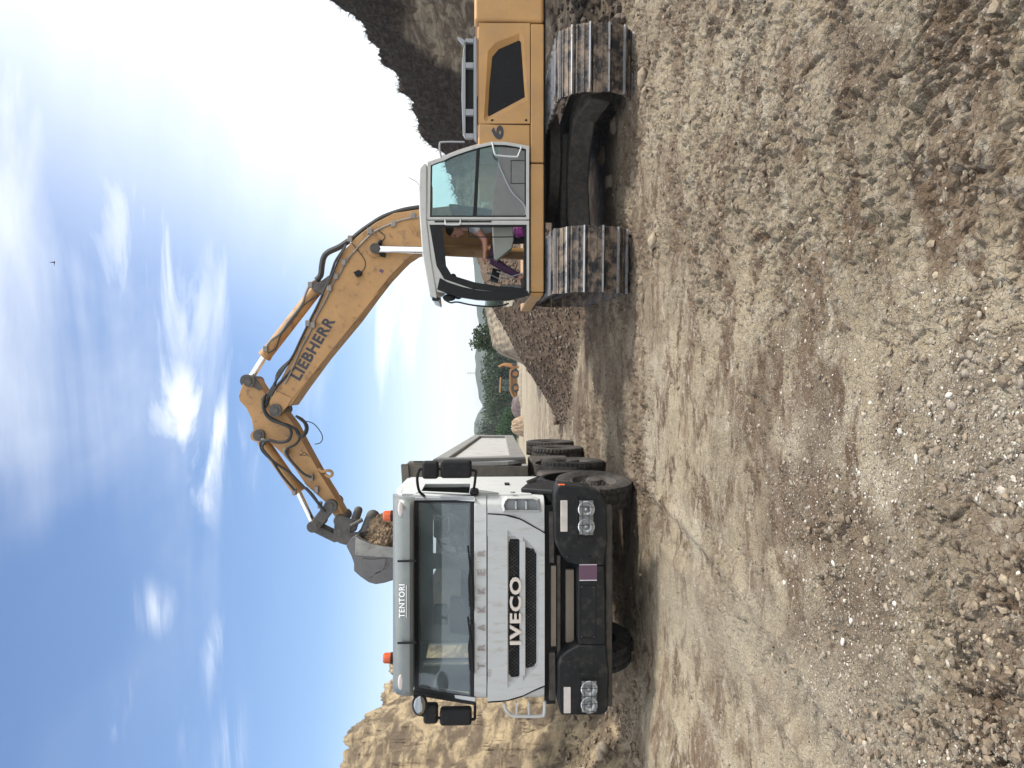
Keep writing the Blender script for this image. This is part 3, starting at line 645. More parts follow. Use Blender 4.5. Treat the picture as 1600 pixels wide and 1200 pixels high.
# pillars painted grey either side of the glass
for q in (((741, 776), (640, 778), (640, 782), (741, 781)),):
    tp(MB().prism([wsp(*p) - Vector((0, .006, 0)) for p in q], (0, .05, 0)), 'screen_pillar', 'railgrey', bevel=.003)
tp(MB().prism([wsp(*p) - Vector((0, .006, 0)) for p in ((743, 1097), (640, 1078), (640, 1085), (743, 1102))], (0, .05, 0)), 'screen_pillar', 'black', bevel=.003)
for yc, l in ((905, 70), (1010, 62)):
    wp = MB().tube([W(739, yc + l * .7, TY - .02), W(737, yc, TY - .035), W(731, yc - l * .75, TY + .0)], .011, 6)
    wp.prism([W(741, yc + l * .72, TY - .02), W(733, yc + l * .60, TY - .02), W(731, yc, TY - .02), W(736, yc - l * .5, TY - .02), W(741, yc - l * .6, TY - .02)], (0, .03, 0))
    tp(wp, 'wiper', 'black', bevel=.003)
# --- visor over the windscreen
vp = [(-.13, 646), (-.17, 640), (-.16, 630), (-.10, 619), (.02, 614), (.30, 614), (.30, 622), (.04, 622), (-.06, 628), (-.11, 646)]
vis = MB(); pl = [W(x, 780, TY + d) for d, x in vp]
def vsec(xw, s=1.0): return [Vector((xw, TY + .10 + (p.y - TY - .10) * s, p.z - (1 - s) * .02)) for p in pl]
vx = [W(630, 1084, TY).x, W(630, 1080, TY).x, W(630, 1066, TY).x, W(630, 795, TY).x, W(630, 781, TY).x, W(630, 776, TY).x]
secs = [vsec(vx[0], .55), vsec(vx[1], .85), vsec(vx[2]), vsec(vx[3]), vsec(vx[4], .85), vsec(vx[5], .55)]
n = len(pl); vs = [p for s_ in secs for p in s_]; fs = [tuple(range(n))[::-1], tuple(range(5 * n, 6 * n))]
for i in range(5):
    for k in range(n): fs.append((i * n + k, i * n + (k + 1) % n, (i + 1) * n + (k + 1) % n, (i + 1) * n + k))
visor = tp(MB().add(vs, fs), 'sun_visor', 'visor', ang=50)
for yy in (877, 1005):
    build(pbox(MB(), 621, 650, yy - 1.5, yy + 1.5, TY - .19, .02), 'bracket', M['black'], truck)
ds = Vector((0, 1, 0))
vtx = W(632.5, 965, TY - .168); vty = W(622, 965, TY - .142)
text('TENTORI', 'lettering', M['letterw'], visor, vtx, (1, 0, 0), vty - vtx, .355, .068, .004, .008, 1.12)
fine_row = MB(); v2x = W(635.5, 965, TY - .176)
fine_row.box((v2x.x, TY - .176, v2x.z), (v2x.x + .34, TY - .160, v2x.z + .007))
build(fine_row, 'underline', M['letterw'], visor)
for yy in (795, 1066):
    c = W(626, yy, TY - .145); o = MB().ball(c, (.085, .012, .03), 16, 8); tp(o, 'marker_lamp', 'signal')

# --- front panel detail
z7 = lambda x: ZT(x)
def fbox(x0, x1, y0, y1, off, dep, m, name, **k): return tp(pbox(MB(), x0, x1, y0, y1, TY + off, dep), name, m, **k)
# bonnet skin standing proud, with cut seams left open round it
hood = [(762, 804), (790, 806), (812, 812), (832, 823), (851, 834), (851, 1071), (832, 1079), (815, 1087), (790, 1094), (762, 1096)]
gr1 = [(795, 848), (797, 842), (811, 842), (812, 848), (812, 1052), (810, 1057), (799, 1058), (795, 1052)]
gr2 = [(821, 858), (822, 855), (834, 858), (838, 866), (838, 1034), (834, 1041), (823, 1044), (821, 1040)]
out1 = [(793, 828), (794, 828), (815, 840), (817, 848), (817, 1052), (815, 1060), (795, 1077), (793, 1076)]
out2 = [(817, 838), (818, 838), (838, 850), (843, 864), (843, 1036), (839, 1048), (819, 1066), (817, 1065)]
# skin as strips around the two openings
sk = MB(); HY, HD = TY - .012, .03
pprism(sk, [(762, 804), (790, 806), (793, 807), (793, 1093.5), (790, 1094), (762, 1096)], HY, HD)
pprism(sk, [(793, 807), (812, 812), (818, 815), (817, 838), (817, 848), (793, 828)], HY, HD)
pprism(sk, [(793, 1093.5), (793, 1076), (817, 1052), (817, 1065), (818, 1086), (815, 1087)], HY, HD)
pprism(sk, [(818, 815), (832, 823), (843, 829), (843, 864), (817, 838)], HY, HD)
pprism(sk, [(818, 1086), (817, 1065), (843, 1036), (843, 1074), (832, 1079)], HY, HD)
pprism(sk, [(843, 829), (851, 834), (851, 1071), (843, 1074)], HY, HD)
hood_o = tp(sk, 'bonnet', 'white', ang=30)
tp(MB().add(*(lambda o, i: ([W(x, y, HY) for x, y in o] + [W(x, y, HY + .055) for x, y in i], [(k, (k + 1) % 8, 8 + (k + 1) % 8, 8 + k) for k in range(8)]))(out1, gr1)), 'grille_surround', 'white')
tp(MB().add([W(x, y, HY) for x, y in out2] + [W(x, y, HY + .055) for x, y in gr2], [(k, (k + 1) % 8, 8 + (k + 1) % 8, 8 + k) for k in range(8)]), 'grille_surround', 'white')
tp(pbox(MB(), 812, 821, 846, 1056, HY - .004, .05), 'grille_bar', 'white', bevel=.006)
def mesh_grille(x0, x1, y0, y1, Y):
    m = MB(); a, b = W(x0, y1, Y), W(x1, y0, Y); wd, ht = b.x - a.x, a.z - b.z; st = .038
    k = -int(ht / st) - 1
    while k * st < wd:
        for sg in (1, -1):
            p0x = a.x + k * st; pts = []
            for t0 in (0, 1): pts.append((p0x + t0 * ht * .75, t0 * ht))
            (xa, za), (xb, zb) = pts
            lo, hi = max(xa, a.x), min(xb, b.x)
            if hi - lo > .004:
                za2 = (lo - xa) / (xb - xa) * ht; zb2 = (hi - xa) / (xb - xa) * ht
                if sg > 0: m.tube([(lo, Y, b.z + za2), (hi, Y, b.z + zb2)], .0032, 4)
                else: m.tube([(lo, Y, a.z - za2), (hi, Y, a.z - zb2)], .0032, 4)
        k += 1
    return m
gm = mat('grille_mesh', (.05, .05, .052), .4, metal=.3, dirt=(.2, .18, .15), dirt_amt=.4)
tp(pbox(MB(), 793.5, 840, 841, 1060, TY + .05, .01), 'grille_back', 'dark')
tp(mesh_grille(821, 838, 856, 1043, TY + .04), 'grille_mesh', gm); tp(mesh_grille(796, 812, 845, 1055, TY + .04), 'grille_mesh', gm)
l0 = W(814.5, 1006, HY - .004); text('IVECO', 'emblem_lettering', M['letter'], hood_o, l0, (1, 0, 0), (0, 0, 1), .735, .128, .03, .032, 1.16)
fbox(797, 812, 900, 1008, .03, .012, 'black', 'emblem_base')
for yc, ch in ((1041, 'T'), (1012, 'R'), (981, 'A'), (952, 'K'), (923, 'K'), (894, 'E'), (864, 'R')):
    p = W(757.5, yc + 5, TY + .002); text(ch, 'letter', M['badge'], truck, p, (1, 0, 0), (0, 0, 1), .068, .082, .008, .008)
for yc in (1028, 877):
    c = W(748, yc, TY + .012); tp(MB().tube([c + Vector((.013 * math.cos(t), -.005, .013 * math.sin(t))) for t in [k * math.pi / 5 for k in range(10)]], .004, 5, closed=True), 'emblem_dot', 'letter')
text('403', 'pencil_number', M['faint'], hood_o, W(768, 1058, HY - .001), (1, 0, .02), (0, 0, 1), .085, .045, .0015, -.012)
# corner panels and air deflectors
for sx in (1, -1):
    y0, y1 = (779, 802) if sx > 0 else (1098, 1097.5)
    if sx > 0:
        fl = [(786, 800), (783, 790), (785, 780), (790, 775.5), (835, 775.5), (843, 779), (845, 788), (846, 800)]
        tp(MB().add(*(lambda o, i: ([W(x, y, TY + .008) for x, y in o] + [W(x, y, TY - .05) for x, y in i], [(k, (k + 1) % 8, 8 + (k + 1) % 8, 8 + k) for k in range(8)]))(fl, [(789, 797), (787, 790), (789, 783), (793, 779), (833, 779), (839, 782), (841, 789), (842, 797)])), 'air_deflector', 'white')
        tp(MB().add(*(lambda o, i: ([W(x, y, TY - .05) for x, y in o] + [W(x, y, TY + .011) for x, y in i], [(k, (k + 1) % 8, 8 + (k + 1) % 8, 8 + k) for k in range(8)] + [tuple(range(8, 16))]))([(789, 797), (787, 790), (789, 783), (793, 779), (833, 779), (839, 782), (841, 789), (842, 797)], [(792, 796), (791, 790), (793, 785), (796, 782), (832, 782), (836, 784), (838, 790), (839, 796)])), 'air_deflector', 'railgrey')
        for xx in (806, 822): fbox(xx - 1.2, xx + 1.2, 783, 796, -.045, .055, 'white', 'deflector_rib')
    else:
        path = [(788, 1098), (790, 1108), (797, 1116), (806, 1119), (845, 1119), (850, 1115), (851, 1106), (851, 1096)]
        tp(MB().tube([W(x, y, TY + .02) for x, y in path], .018, 8, smooth=3), 'air_deflector', 'white')
        for xx in (807, 826): tp(pbox(MB(), xx - 1.2, xx + 1.2, 1098, 1117, TY + .0, .04), 'deflector_rib', 'white')
# --- bumper
Y0 = TY - .10
bl = MB()
pprism(bl, [(872, 758), (866, 775), (866, 838), (869, 852), (877, 868), (886, 878), (905, 884), (945, 884), (950, 842), (947, 785), (938, 770), (915, 760)], Y0, .34)
tp(bl, 'bumper_corner', 'bumper', bevel=.025, seg=3)
bl = MB(); pprism(bl, [(876, 1118), (872, 1100), (872, 1040), (876, 1027), (886, 1018), (905, 1008), (947, 1008), (952, 1050), (950, 1112), (940, 1118)], Y0, .34)
tp(bl, 'bumper_corner', 'bumper', bevel=.025, seg=3)
bl = MB(); pprism(bl, [(903, 884.3), (904, 1007.7), (947, 1007.7), (945, 884.3)], Y0 + .012, .25); tp(bl, 'bumper_centre', 'bumper', bevel=.018, seg=3)
fbox(946, 957, 790, 1105, -.02, .1, 'frame', 'underrun_bar', bevel=.02)
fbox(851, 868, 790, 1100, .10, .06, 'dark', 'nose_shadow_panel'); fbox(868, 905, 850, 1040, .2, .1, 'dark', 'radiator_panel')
fbox(861, 869, 884, 1010, .04, .05, 'bronze', 'radiator_bar', bevel=.004); fbox(884, 897, 890, 1004, .10, .05, 'bronze', 'radiator_bar', bevel=.006)
fbox(870, 876, 868, 1030, .07, .05, 'frame', 'cross_bar', bevel=.008)
fbox(858, 866, 800, 880, .03, .08, 'frame', 'step', bevel=.008); fbox(858, 868, 1020, 1095, .03, .08, 'frame', 'step', bevel=.008)
for (x, y) in ((887, 871), (921, 872), (891, 1035), (927, 1036)):
    c = W(x, y, Y0 - .002); tp(MB().cyl(c + Vector((0, .02, 0)), c - Vector((0, .02, 0)), .026, .02, 14), 'bumper_bolt', 'bumper')
def headlight(x0, x1, y0, y1, gx0, gx1, gy0, gy1, Yf):
    hl = tp(pring(MB(), [(x0 - 3, y0 - 3), (x0 - 3, y1 + 3), (x1 + 3, y1 + 3), (x1 + 3, y0 - 3)], [(x0, y0), (x0, y1), (x1, y1), (x1, y0)], Yf - .006, .02), 'headlight', 'black', bevel=.004)
    build(pbox(MB(), x0, x1, y0, y1, Yf - .004 + .001, .001), 'housing', M['housing'], hl)
    ym = (y0 + y1) / 2
    for yc in ((y0 + ym) / 2, (y1 + ym) / 2):
        c = W((x0 + x1) / 2, yc, Yf - .006); r = .082
        build(MB().lathe(c, (0, 1, 0), [(-.012, r * 1.12), (-.018, r), (-.004, r * .8), (.004, r * .5), (.004, r * .3), (-.014, r * .24), (-.02, .001)], 28), 'reflector', M['reflector'], hl)
        build(MB().ball(c - Vector((0, .012, 0)), (.024, .018, .024), 10, 6), 'bulb', M['lens'], hl)
    build(pbox(MB(), x0, x1, y0, y1, Yf - .03, .003), 'lens', M['lens'], hl)
    g = MB(); Yg = Yf - .055
    fr = [W(gx0, gy0, Yg), W(gx0, gy1, Yg), W(gx1, gy1 - 4, Yg), W(gx1, gy0 + 2, Yg)]
    g.tube(fr, .006, 5, closed=True)
    for t in (.33, .67): g.tube([fr[0].lerp(fr[3], t), fr[1].lerp(fr[2], t)], .0028, 5)
    for k in range(1, 5): g.tube([fr[0].lerp(fr[1], k / 5), fr[3].lerp(fr[2], k / 5)], .0028, 5)
    for p in fr: g.tube([p, p + Vector((0, .06, 0))], .008, 6)
    build(g, 'guard', M['black'], hl)
headlight(905, 927, 782, 836, 901, 930, 777, 851, Y0); headlight(909, 932, 1064, 1113, 904, 934, 1050, 1115, Y0)
for (x0, x1, y0, y1) in ((876, 887, 782, 831), (881, 892, 1074, 1115)):
    f = tp(pbox(MB(), x0, x1, y0, y1, Y0 - .012, .02), 'indicator_lamp', 'signal', bevel=.006)
tp(pbox(MB(), 873, 883, 757, 768, Y0 - .01 + .03, .06), 'side_marker', 'orange', bevel=.01)
pp = thing_pl = None
plq = tp(pbox(MB(), 905, 933, 881, 908, Y0 - .006, .012), 'purple_plate', 'purple', bevel=.001)
for y0_, y1_ in ((906, 907.4), (882, 883)): build(pbox(MB(), 905.5, 932.5, y0_, y1_, Y0 - .009, .003), 'stripe', M['letterw'], plq)
text('TRANSIT PERMIT', 'small_lettering', M['letterw'], plq, W(929, 898, Y0 - .0065), (1, 0, 0), (0, 0, 1), .09, .013, .001, 0) if False else None
pn = tp(pring(MB(), [(905, 914), (905, 998), (932, 998), (932, 914)], [(907, 916), (907, 996), (930, 996), (930, 916)], Y0 - .006 + .012, .01), 'plate_holder', 'black', bevel=.002)
for x, y in ((909, 917), (909, 995), (928, 917), (928, 995)): build(MB().ball(W(x, y, Y0 + .004), .008, 8, 5), 'screw', M['steel'], pn)
# --- beacons
for yy in (806, 1028):
    p = W(613, yy, TY + .18); bc = tp(MB().cyl(p - Vector((0, 0, .06)), p + Vector((0, 0, .015)), .062, .062, 20), 'beacon_base', 'black')
    build(MB().lathe(p, (0, 0, 1), [(.015, .058), (.02, .06), (.085, .057), (.10, .045), (.105, .0005)], 24), 'beacon_dome', M['beacon'], bc)
# --- mirrors
def rbox(c, h, m, name, parent=truck, bev=.03):
    c = Vector(c); return build(MB().box(c - Vector(h), c + Vector(h)), name, M[m], parent, bevel=bev, seg=4)
Ym = TY - .02
def mirror_set(sx, pts):
    mr = tp(MB().tube([W(*p) for p in pts['arm']], .016, 8, smooth=4), 'mirror_arm', 'black')
    for key in ('small', 'large'):
        x0, x1, y0, y1, Y = pts[key]; a, b = W(x0, y1, Y), W(x1, y0, Y)
        hs = build(MB().box((a.x, Y, b.z), (b.x, Y + .13, a.z)), 'mirror_housing', M['black'], mr, bevel=.035, seg=4)
        build(MB().box((a.x + .02, Y + .131, b.z + .02), (b.x - .02, Y + .134, a.z - .02)), 'mirror_glass', M['mirror'], hs)
    mirror = mr; return mr
mirror_set(1, dict(arm=[(663, 775, TY + .25), (655, 767, TY + .2), (652, 750, TY + .12), (654, 737, TY + .10), (660, 733, TY + .12), (700, 733, TY + .14), (740, 735, TY + .14), (743, 742, TY + .15), (741, 760, TY + .2), (738, 775, TY + .22)], small=(659, 685, 721, 749, TY + .08), large=(688, 737, 719.5, 748, TY + .08)))
mirror_set(-1, dict(arm=[(645, 1082, TY + .2), (650, 1092, TY + .1), (657, 1110, TY + .05), (662, 1118, TY + .06), (700, 1123, TY + .08), (738, 1124, TY + .08), (742, 1118, TY + .1), (742, 1098, TY + .15)], small=(661, 684, 1103, 1133, TY + .02), large=(687, 737, 1109, 1136, TY + .02)))
c = W(656, 1101, TY - .08); q = MB().ball(c, (.125, .035, .085), 16, 10); kq = tp(q, 'kerb_mirror', 'black'); build(MB().ball(c - Vector((-.0, .012, .0)), (.105, .03, .068), 16, 10), 'mirror_glass', M['mirror'], kq)
rbox(W(741, 768, TY + .22) , (.03, .12, .05), 'black', 'mirror_foot')
# --- fenders and front axle, wheels
XO = XR + .035
for sx in (1, -1):
    x0 = (XR - .30, XO + .01) if sx > 0 else (XL - .045, XL + .30)
    f = MB(); yc, zc, r0, r1 = TY + 1.32, .52, .60, .66
    A = [(yc + r1 * math.cos(R(a)), zc + r1 * math.sin(R(a))) for a in range(10, 171, 10)]; B = [(yc + r0 * math.cos(R(a)), zc + r0 * math.sin(R(a))) for a in range(170, 9, -10)]
    f.prism([(x0[0], y, z) for y, z in A + B], (x0[1] - x0[0], 0, 0)); tp(f, 'fender', 'black', bevel=.012, ang=50)
fd = MB().prism([(XR + .0, TY + .30, zlo + .25), (XR, TY + .6, zlo + .18), (XR, TY + .9, zlo - .1), (XR, TY + .62, zlo - .42), (XR, TY + .22, zlo - .5), (XR, TY + .10, zlo - .1)], (.07, 0, 0))
tp(fd, 'wing_flare', 'black', bevel=.03, seg=3)
rw = .50
wheel(truck, XR - .12, TY + 1.32, rw, .30, 1, R(-7)); wheel(truck, XL + .12, TY + 1.32, rw, .30, -1, R(-7))
for yy, du in ((TY + 3.4, False), (TY + 5.75, True), (TY + 7.2, True)):
    wheel(truck, XR - .10, yy, rw, .30, 1, 0, du); wheel(truck, XL + .10, yy, rw, .30, -1, 0, du)
tp(MB().box((CX - .5, TY + .4, .75), (CX - .4, TY + 8, 1.0)).box((CX + .4, TY + .4, .75), (CX + .5, TY + 8, 1.0)), 'chassis', 'frame')
for yy in (TY + 1.32, TY + 3.4, TY + 5.75, TY + 7.2): tp(MB().cyl((XL + .2, yy, .5), (XR - .2, yy, .5), .09).ball((CX, yy, .5), (.2, .2, .2)), 'axle', 'frame')
tp(MB().box((CX - .55, TY + .35, .62), (CX + .55, TY + 1.6, 1.15)), 'engine', 'frame', bevel=.05)
tp(MB().box((XR - .42, TY + 1.98, .38), (XR - .02, TY + 2.70, 1.12)), 'fuel_tank', 'frame', bevel=.06, seg=3)  # tanks deepened; boxes, gearbox and flaps below added to block sun underneath
tp(MB().box((XL + .02, TY + 1.98, .38), (XL + .42, TY + 2.70, 1.12)), 'fuel_tank', 'frame', bevel=.06, seg=3)
tp(MB().box((XR - .48, TY + 4.15, .40), (XR - .04, TY + 5.0, 1.10)), 'added_box', 'frame', bevel=.05, seg=3)
tp(MB().box((XL + .04, TY + 4.15, .40), (XL + .48, TY + 5.0, 1.10)), 'added_box', 'frame', bevel=.05, seg=3)
tp(MB().box((CX - .38, TY + .5, .42), (CX + .38, TY + 2.4, .8)).cyl((CX, TY + 2.4, .62), (CX, TY + 5.6, .55), .07), 'gearbox', 'frame', bevel=.06)
for yy in (TY + 1.94, TY + 4.02, TY + 6.42, TY + 7.85):
    for X in (XR - .31, XL + .01): tp(MB().box((X, yy, .20), (X + .30, yy + .012, .95)), 'mud_flap', 'rubber')
tp(MB().prism([(CX - .95, TY + 1.27, .52), (CX - .55, TY + 1.27, .40), (CX + .55, TY + 1.27, .40), (CX + .95, TY + 1.27, .52), (CX + .95, TY + 1.27, .62), (CX - .95, TY + 1.27, .62)], (0, .1, 0)), 'front_beam', 'frame', bevel=.02)
tp(MB().cyl(W(801, 770, TY + .12), W(801, 770, TY + .12) + Vector((.0, -.0, 0)) + Vector((.012, 0, 0)), .03, n=16), 'door_badge', 'railgrey')
# mudguards over axle two..four
for sx in (1, -1):
    X = XR - .3 if sx > 0 else XL - .0
    for yc in (TY + 3.4,):
        f = MB(); A = [(yc + .62 * math.cos(R(a)), .5 + .62 * math.sin(R(a))) for a in range(0, 181, 12)]; B = [(yc + .585 * math.cos(R(a)), .5 + .585 * math.sin(R(a))) for a in range(180, -1, -12)]
        tp(f.prism([(X, y, z) for y, z in A + B], (.3, 0, 0)), 'mudguard', 'frame', ang=50)
# intake / exhaust stack between cab and body
st = MB()
sX = XR - .06
st.cyl((sX, TY + 1.95, .95), (sX, TY + 1.95, 2.75), .045, n=12).cyl((sX - .13, TY + 2.0, 1.0), (sX - .13, TY + 2.0, 2.5), .035, n=10)
for z in (1.2, 1.6, 2.0, 2.4): st.box((sX - .2, TY + 1.9, z), (sX + .05, TY + 2.04, z + .03))
tp(st, 'intake_stack', 'black'); tp(MB().box((XL + .2, TY + 1.83, .9), (XR - .1, TY + 1.9, 2.2)), 'cab_rear_frame', 'dark')
# --- dump body
by0, by1 = TY + 2.95, TY + 8.1; bxr, bxl = XR + .06, XL - .06
zf, zr_ = W(676, 719, by0).z, W(741, 680, by1).z; zb0 = W(800, 600, by0 + 1).z; 
zb = 1.22
for sx, X in ((1, bxr), (-1, bxl)):
    s = MB().prism([(X, by0 + .15, zb + .30), (X, by0 + .55, zb), (X, by1 - .1, zb), (X, by1, zr_), (X, by0, zf)], (-sx * .06, 0, 0))
    tp(s, 'body_side', 'body', bevel=.01)
    f = MB().ring([(X, by0, zf), (X, by1, zr_), (X, by1 - .08, zb + .02), (X, by0 + .35, zb + .02)], [(X, by0 + .28, zf - .22), (X, by1 - .25, zr_ - .13), (X, by1 - .3, zb + .2), (X, by0 + .6, zb + .26)], (sx * .05, 0, 0))
    tp(f, 'side_frame', 'bodyframe', bevel=.01)
    tp(MB().tube([(X - sx * .02, by0 + .05, zf + .01), (X - sx * .02, by1, zr_ + .01)], .035, 10), 'top_rail', 'body')
    tp(MB().tube([(X, by0 + .15, zf + .015), (X, by0 + .15, zf + .30)], .01, 6), 'marker_rod', 'black')
hb = MB().prism([(bxl + .06, by0, zb), (bxl + .06, by0, zf + .32), (bxl + .75, by0, zf - .05), (bxr - .75, by0, zf - .05), (bxr - .5, by0, zf + .42), (bxr - .03, by0, zf + .45), (bxr - .03, by0, zf + .05), (bxr - .06, by0, zb)], (0, .06, 0))
tp(hb, 'headboard', 'bodyrust', bevel=.01)
tp(MB().prism([(bxr - .5, by0 - .02, zf + .42), (bxr - .03, by0 - .02, zf + .45), (bxr - .01, by0 + .40, zf + .40), (bxr - .01, by0 + .45, zf + .0), (bxr - .05, by0 - .02, zf + .0)], (0, 0, .04)) if False else MB().box((bxr - .06, by0 + .06, zf - .1), (bxr - .02, by0 + .5, zf + .40)), 'headboard_wing', 'bodyrust', bevel=.01)
tp(MB().prism([(bxr - .5, by0 - .06, zf + .44), (bxr - .02, by0 - .06, zf + .47), (bxr - .02, by0 - .06, zf + .36), (bxr - .46, by0 - .06, zf + .33)], (0, .12, 0)).prism([(bxr - .52, by0 - .05, zf + .42), (bxr - .42, by0 - .05, zf + .4), (bxr - .78, by0 - .05, zf - .05), (bxr - .88, by0 - .05, zf - .05)], (0, .1, 0)), 'headboard_rib', 'bodyrust', bevel=.008)
tp(MB().box((bxl + .06, by0 + .06, zb), (bxr - .06, by1 - .05, zb + .08)), 'body_floor', 'body')
tp(MB().prism([(bxl + .06, by1 - .06, zb), (bxl + .06, by1, zr_), (bxr - .06, by1, zr_), (bxr - .06, by1 - .06, zb)], (0, .06, 0)), 'tailgate', 'body', bevel=.01)
# load in the body: loose soil as its own mass
def soil_lump(name, label, lo, hi, h, m, parent=None, n=40, kind='stuff', seed=0):
    xs = np.linspace(lo[0], hi[0], n); ys = np.linspace(lo[1], hi[1], n); X_, Y_ = np.meshgrid(xs, ys)
    u_ = (X_ - lo[0]) / (hi[0] - lo[0]) * 2 - 1; v_ = (Y_ - lo[1]) / (hi[1] - lo[1]) * 2 - 1
    Z_ = lo[2] + h * np.clip(1 - (u_ ** 4 + v_ ** 4) * .8 - (u_ ** 2 + v_ ** 2) * .1, 0, 1) + (fbm(X_ * 7 + seed, Y_ * 7, 5, 77) - .5) * h * .45
    f1_, f2_, _ = worley(X_ * 11, Y_ * 11, seed); Z_ = Z_ + (f2_ - f1_) * .03
    mb = MB(); ix = np.arange(n * n).reshape(n, n)
    mb.add(np.stack([X_, Y_, Z_], -1).reshape(-1, 3).tolist(), np.stack([ix[:-1, :-1], ix[:-1, 1:], ix[1:, 1:], ix[1:, :-1]], -1).reshape(-1, 4).tolist())
    o = build(mb, name, m, None, loc=((lo[0] + hi[0]) / 2, (lo[1] + hi[1]) / 2, lo[2]), ang=180); return tag(o, label, None, None, kind)
LOAD = mat('loose_soil', (.16, .105, .065), .95, var=.35, scale=14, bump=1.0, bscale=45, col2=(.26, .19, .12))
soil_lump('soil_load', 'brown loose soil loaded in the dump body behind the cab', (bxl + .1, by0 + .1, zf - .75), (bxr - .1, by1 - .1, zf - .75), .55, LOAD)

# ------------------------------------------------------------------ excavator
EY = 9.6; AY = 10.9
exc = thing('excavator', 'ochre yellow tracked excavator with grey cab reaching its boom over the truck', 'excavator', (3.3, 10.9, 0))
def ep(mb, name, m, **k): return build(mb, name, M[m] if isinstance(m, str) else m, k.pop('parent', exc), **k)
YB = 12.2                                      # far side of the upper structure
ex = lambda y, Y=EY: W(800, y, Y).x
ez = lambda x, Y=EY: W(x, 600, Y).z
XE = 6.55                                      # tail of the machine
# house
ep(MB().box((ex(456), EY + .0, ez(850)), (ex(255), YB, ez(829))), 'sill_beam', 'yellow', bevel=.02, seg=3)
ep(MB().box((ex(253), EY + .0, ez(850)), (ex(36), YB, ez(829))), 'sill_beam', 'yellow', bevel=.02, seg=3)
ep(MB().prism([(ex(457), EY + .01, ez(850)), (ex(457), EY + .01, ez(829)), (ex(462), EY + .06, ez(829)), (ex(463), EY + .06, ez(847))], (0, .5, 0)), 'sill_end', 'yellow', bevel=.01)
dpan = MB(); D = lambda x, y, Y=EY: W(x, y, Y)
gl = [(769, 89), (779, 77), (811, 63), (814, 66), (820, 152), (764, 182), (762, 180), (765, 130)]
go = [(762, 80), (775, 66), (812, 52), (818, 60), (825, 156), (760, 191), (756, 186), (760, 120)]
do = [(748, 60), (748, 36), (828, 36), (828, 60), (828, 193), (748, 193), (748, 188), (748, 120)]
vs = [D(x, y) for x, y in do] + [D(x, y) for x, y in go] + [D(x, y, EY + .045) for x, y in gl]
fs = [(k, (k + 1) % 8, 8 + (k + 1) % 8, 8 + k) for k in range(8)] + [(8 + k, 8 + (k + 1) % 8, 16 + (k + 1) % 8, 16 + k) for k in range(8)]
ep(dpan.add(vs, fs), 'side_door', 'yellow', ang=25)
ep(MB().prism([D(x, y, EY + .047) for x, y in gl], (0, .03, 0)), 'intake_grille', 'intake')
ep(MB().box((ex(194.3), EY, ez(828)), (ex(212), EY + .9, ez(748))), 'front_side_panel', 'yellow', bevel=.012) if False else ep(MB().box((ex(240), EY + .002, ez(828)), (ex(194.6), EY + .5, ez(748))), 'front_side_panel', 'yellow', bevel=.012)
for y in (188,):
    for x in (769, 822): ep(MB().cyl(D(x, y, EY - .004), D(x, y, EY + .02), .017, n=14), 'door_lock', 'black')
ep(MB().box((ex(193), EY + .08, ez(828)), (ex(36), YB, ez(746))).box((ex(240), EY + .5, ez(828)), (ex(194), YB, ez(746))), 'engine_hood', 'yellow', bevel=.03, seg=3)
# counterweight with a rounded tail
cw = [(ex(33.5), EY + .0), (5.7, EY + .02), (6.2, EY + .22), (6.5, EY + .62), (6.6, 10.9), (6.5, 12.2 - .62), (6.2, 12.2 - .22), (5.7, 12.2 - .02), (ex(33.5), YB)]
ep(MB().prism([(x, y, ez(850)) for x, y in cw], (0, 0, ez(741) - ez(850))), 'counterweight', 'yellow', bevel=.05, seg=4, ang=40)
ep(MB().prism([D(739, 54), D(735, 50), D(735, 45), D(739, 41), D(743, 41), D(743, 54)], (0, .06, 0)), 'lifting_eye', 'bodyrust', bevel=.006)
t6 = text('6', 'number', M['ink'], exc, D(787, 218, EY - .002), (1, 0, 0), (0, 0, 1), .19, .165, .003, .042)
# guard rail / grey fairing on top of the hood
def slot(y0, y1): return [(727.5, y1 - 1), (728.5, y0 + 1), (731, y0), (738, y0), (740, y0 + 2), (740, y1 - 2), (738, y1), (729, y1)]
fr = MB(); Yr = EY + .06
cols = [222, 209, 178, 171, 105, 97, 66, 58]
pprism(fr, [(723, 209), (722, 100), (724, 75), (728, 62), (726.5, 62), (727, 209)], Yr, .09) if False else None
pprism(fr, [(727.5, 216), (723, 209), (721, 150), (722, 100), (724, 76), (729, 59), (731, 60), (728.6, 66), (727.5, 80), (727.5, 209)], Yr, .08)
pprism(fr, [(740, 216), (740, 60), (745, 57), (745, 222)], Yr, .08)
for a, b in ((208, 216), (170, 180), (97, 106), (60, 66)): pprism(fr, [(727.4, b), (727.4, a), (740.1, a), (740.1, b)], Yr + .001, .078)
ep(fr, 'hood_guard', 'railgrey', bevel=.008)
ep(MB().box((D(740, 216, Yr).x, Yr + .06, ez(742)), (D(740, 62, Yr).x, Yr + .07, ez(727))), 'guard_backing', 'dark')
ep(MB().prism([D(724, 70, Yr), D(716, 60, Yr), D(715, 57, Yr), D(722, 60, Yr), D(727, 64, Yr)], (0, .05, 0)), 'guard_tip', 'railgrey')
ep(MB().tube([D(726, 222, EY + .25), D(692, 222, EY + .25), D(687, 226, EY + .25), D(688, 240, EY + .25), D(692, 252, EY + .25)], .014, 8, smooth=3), 'grab_rail', 'railgrey')

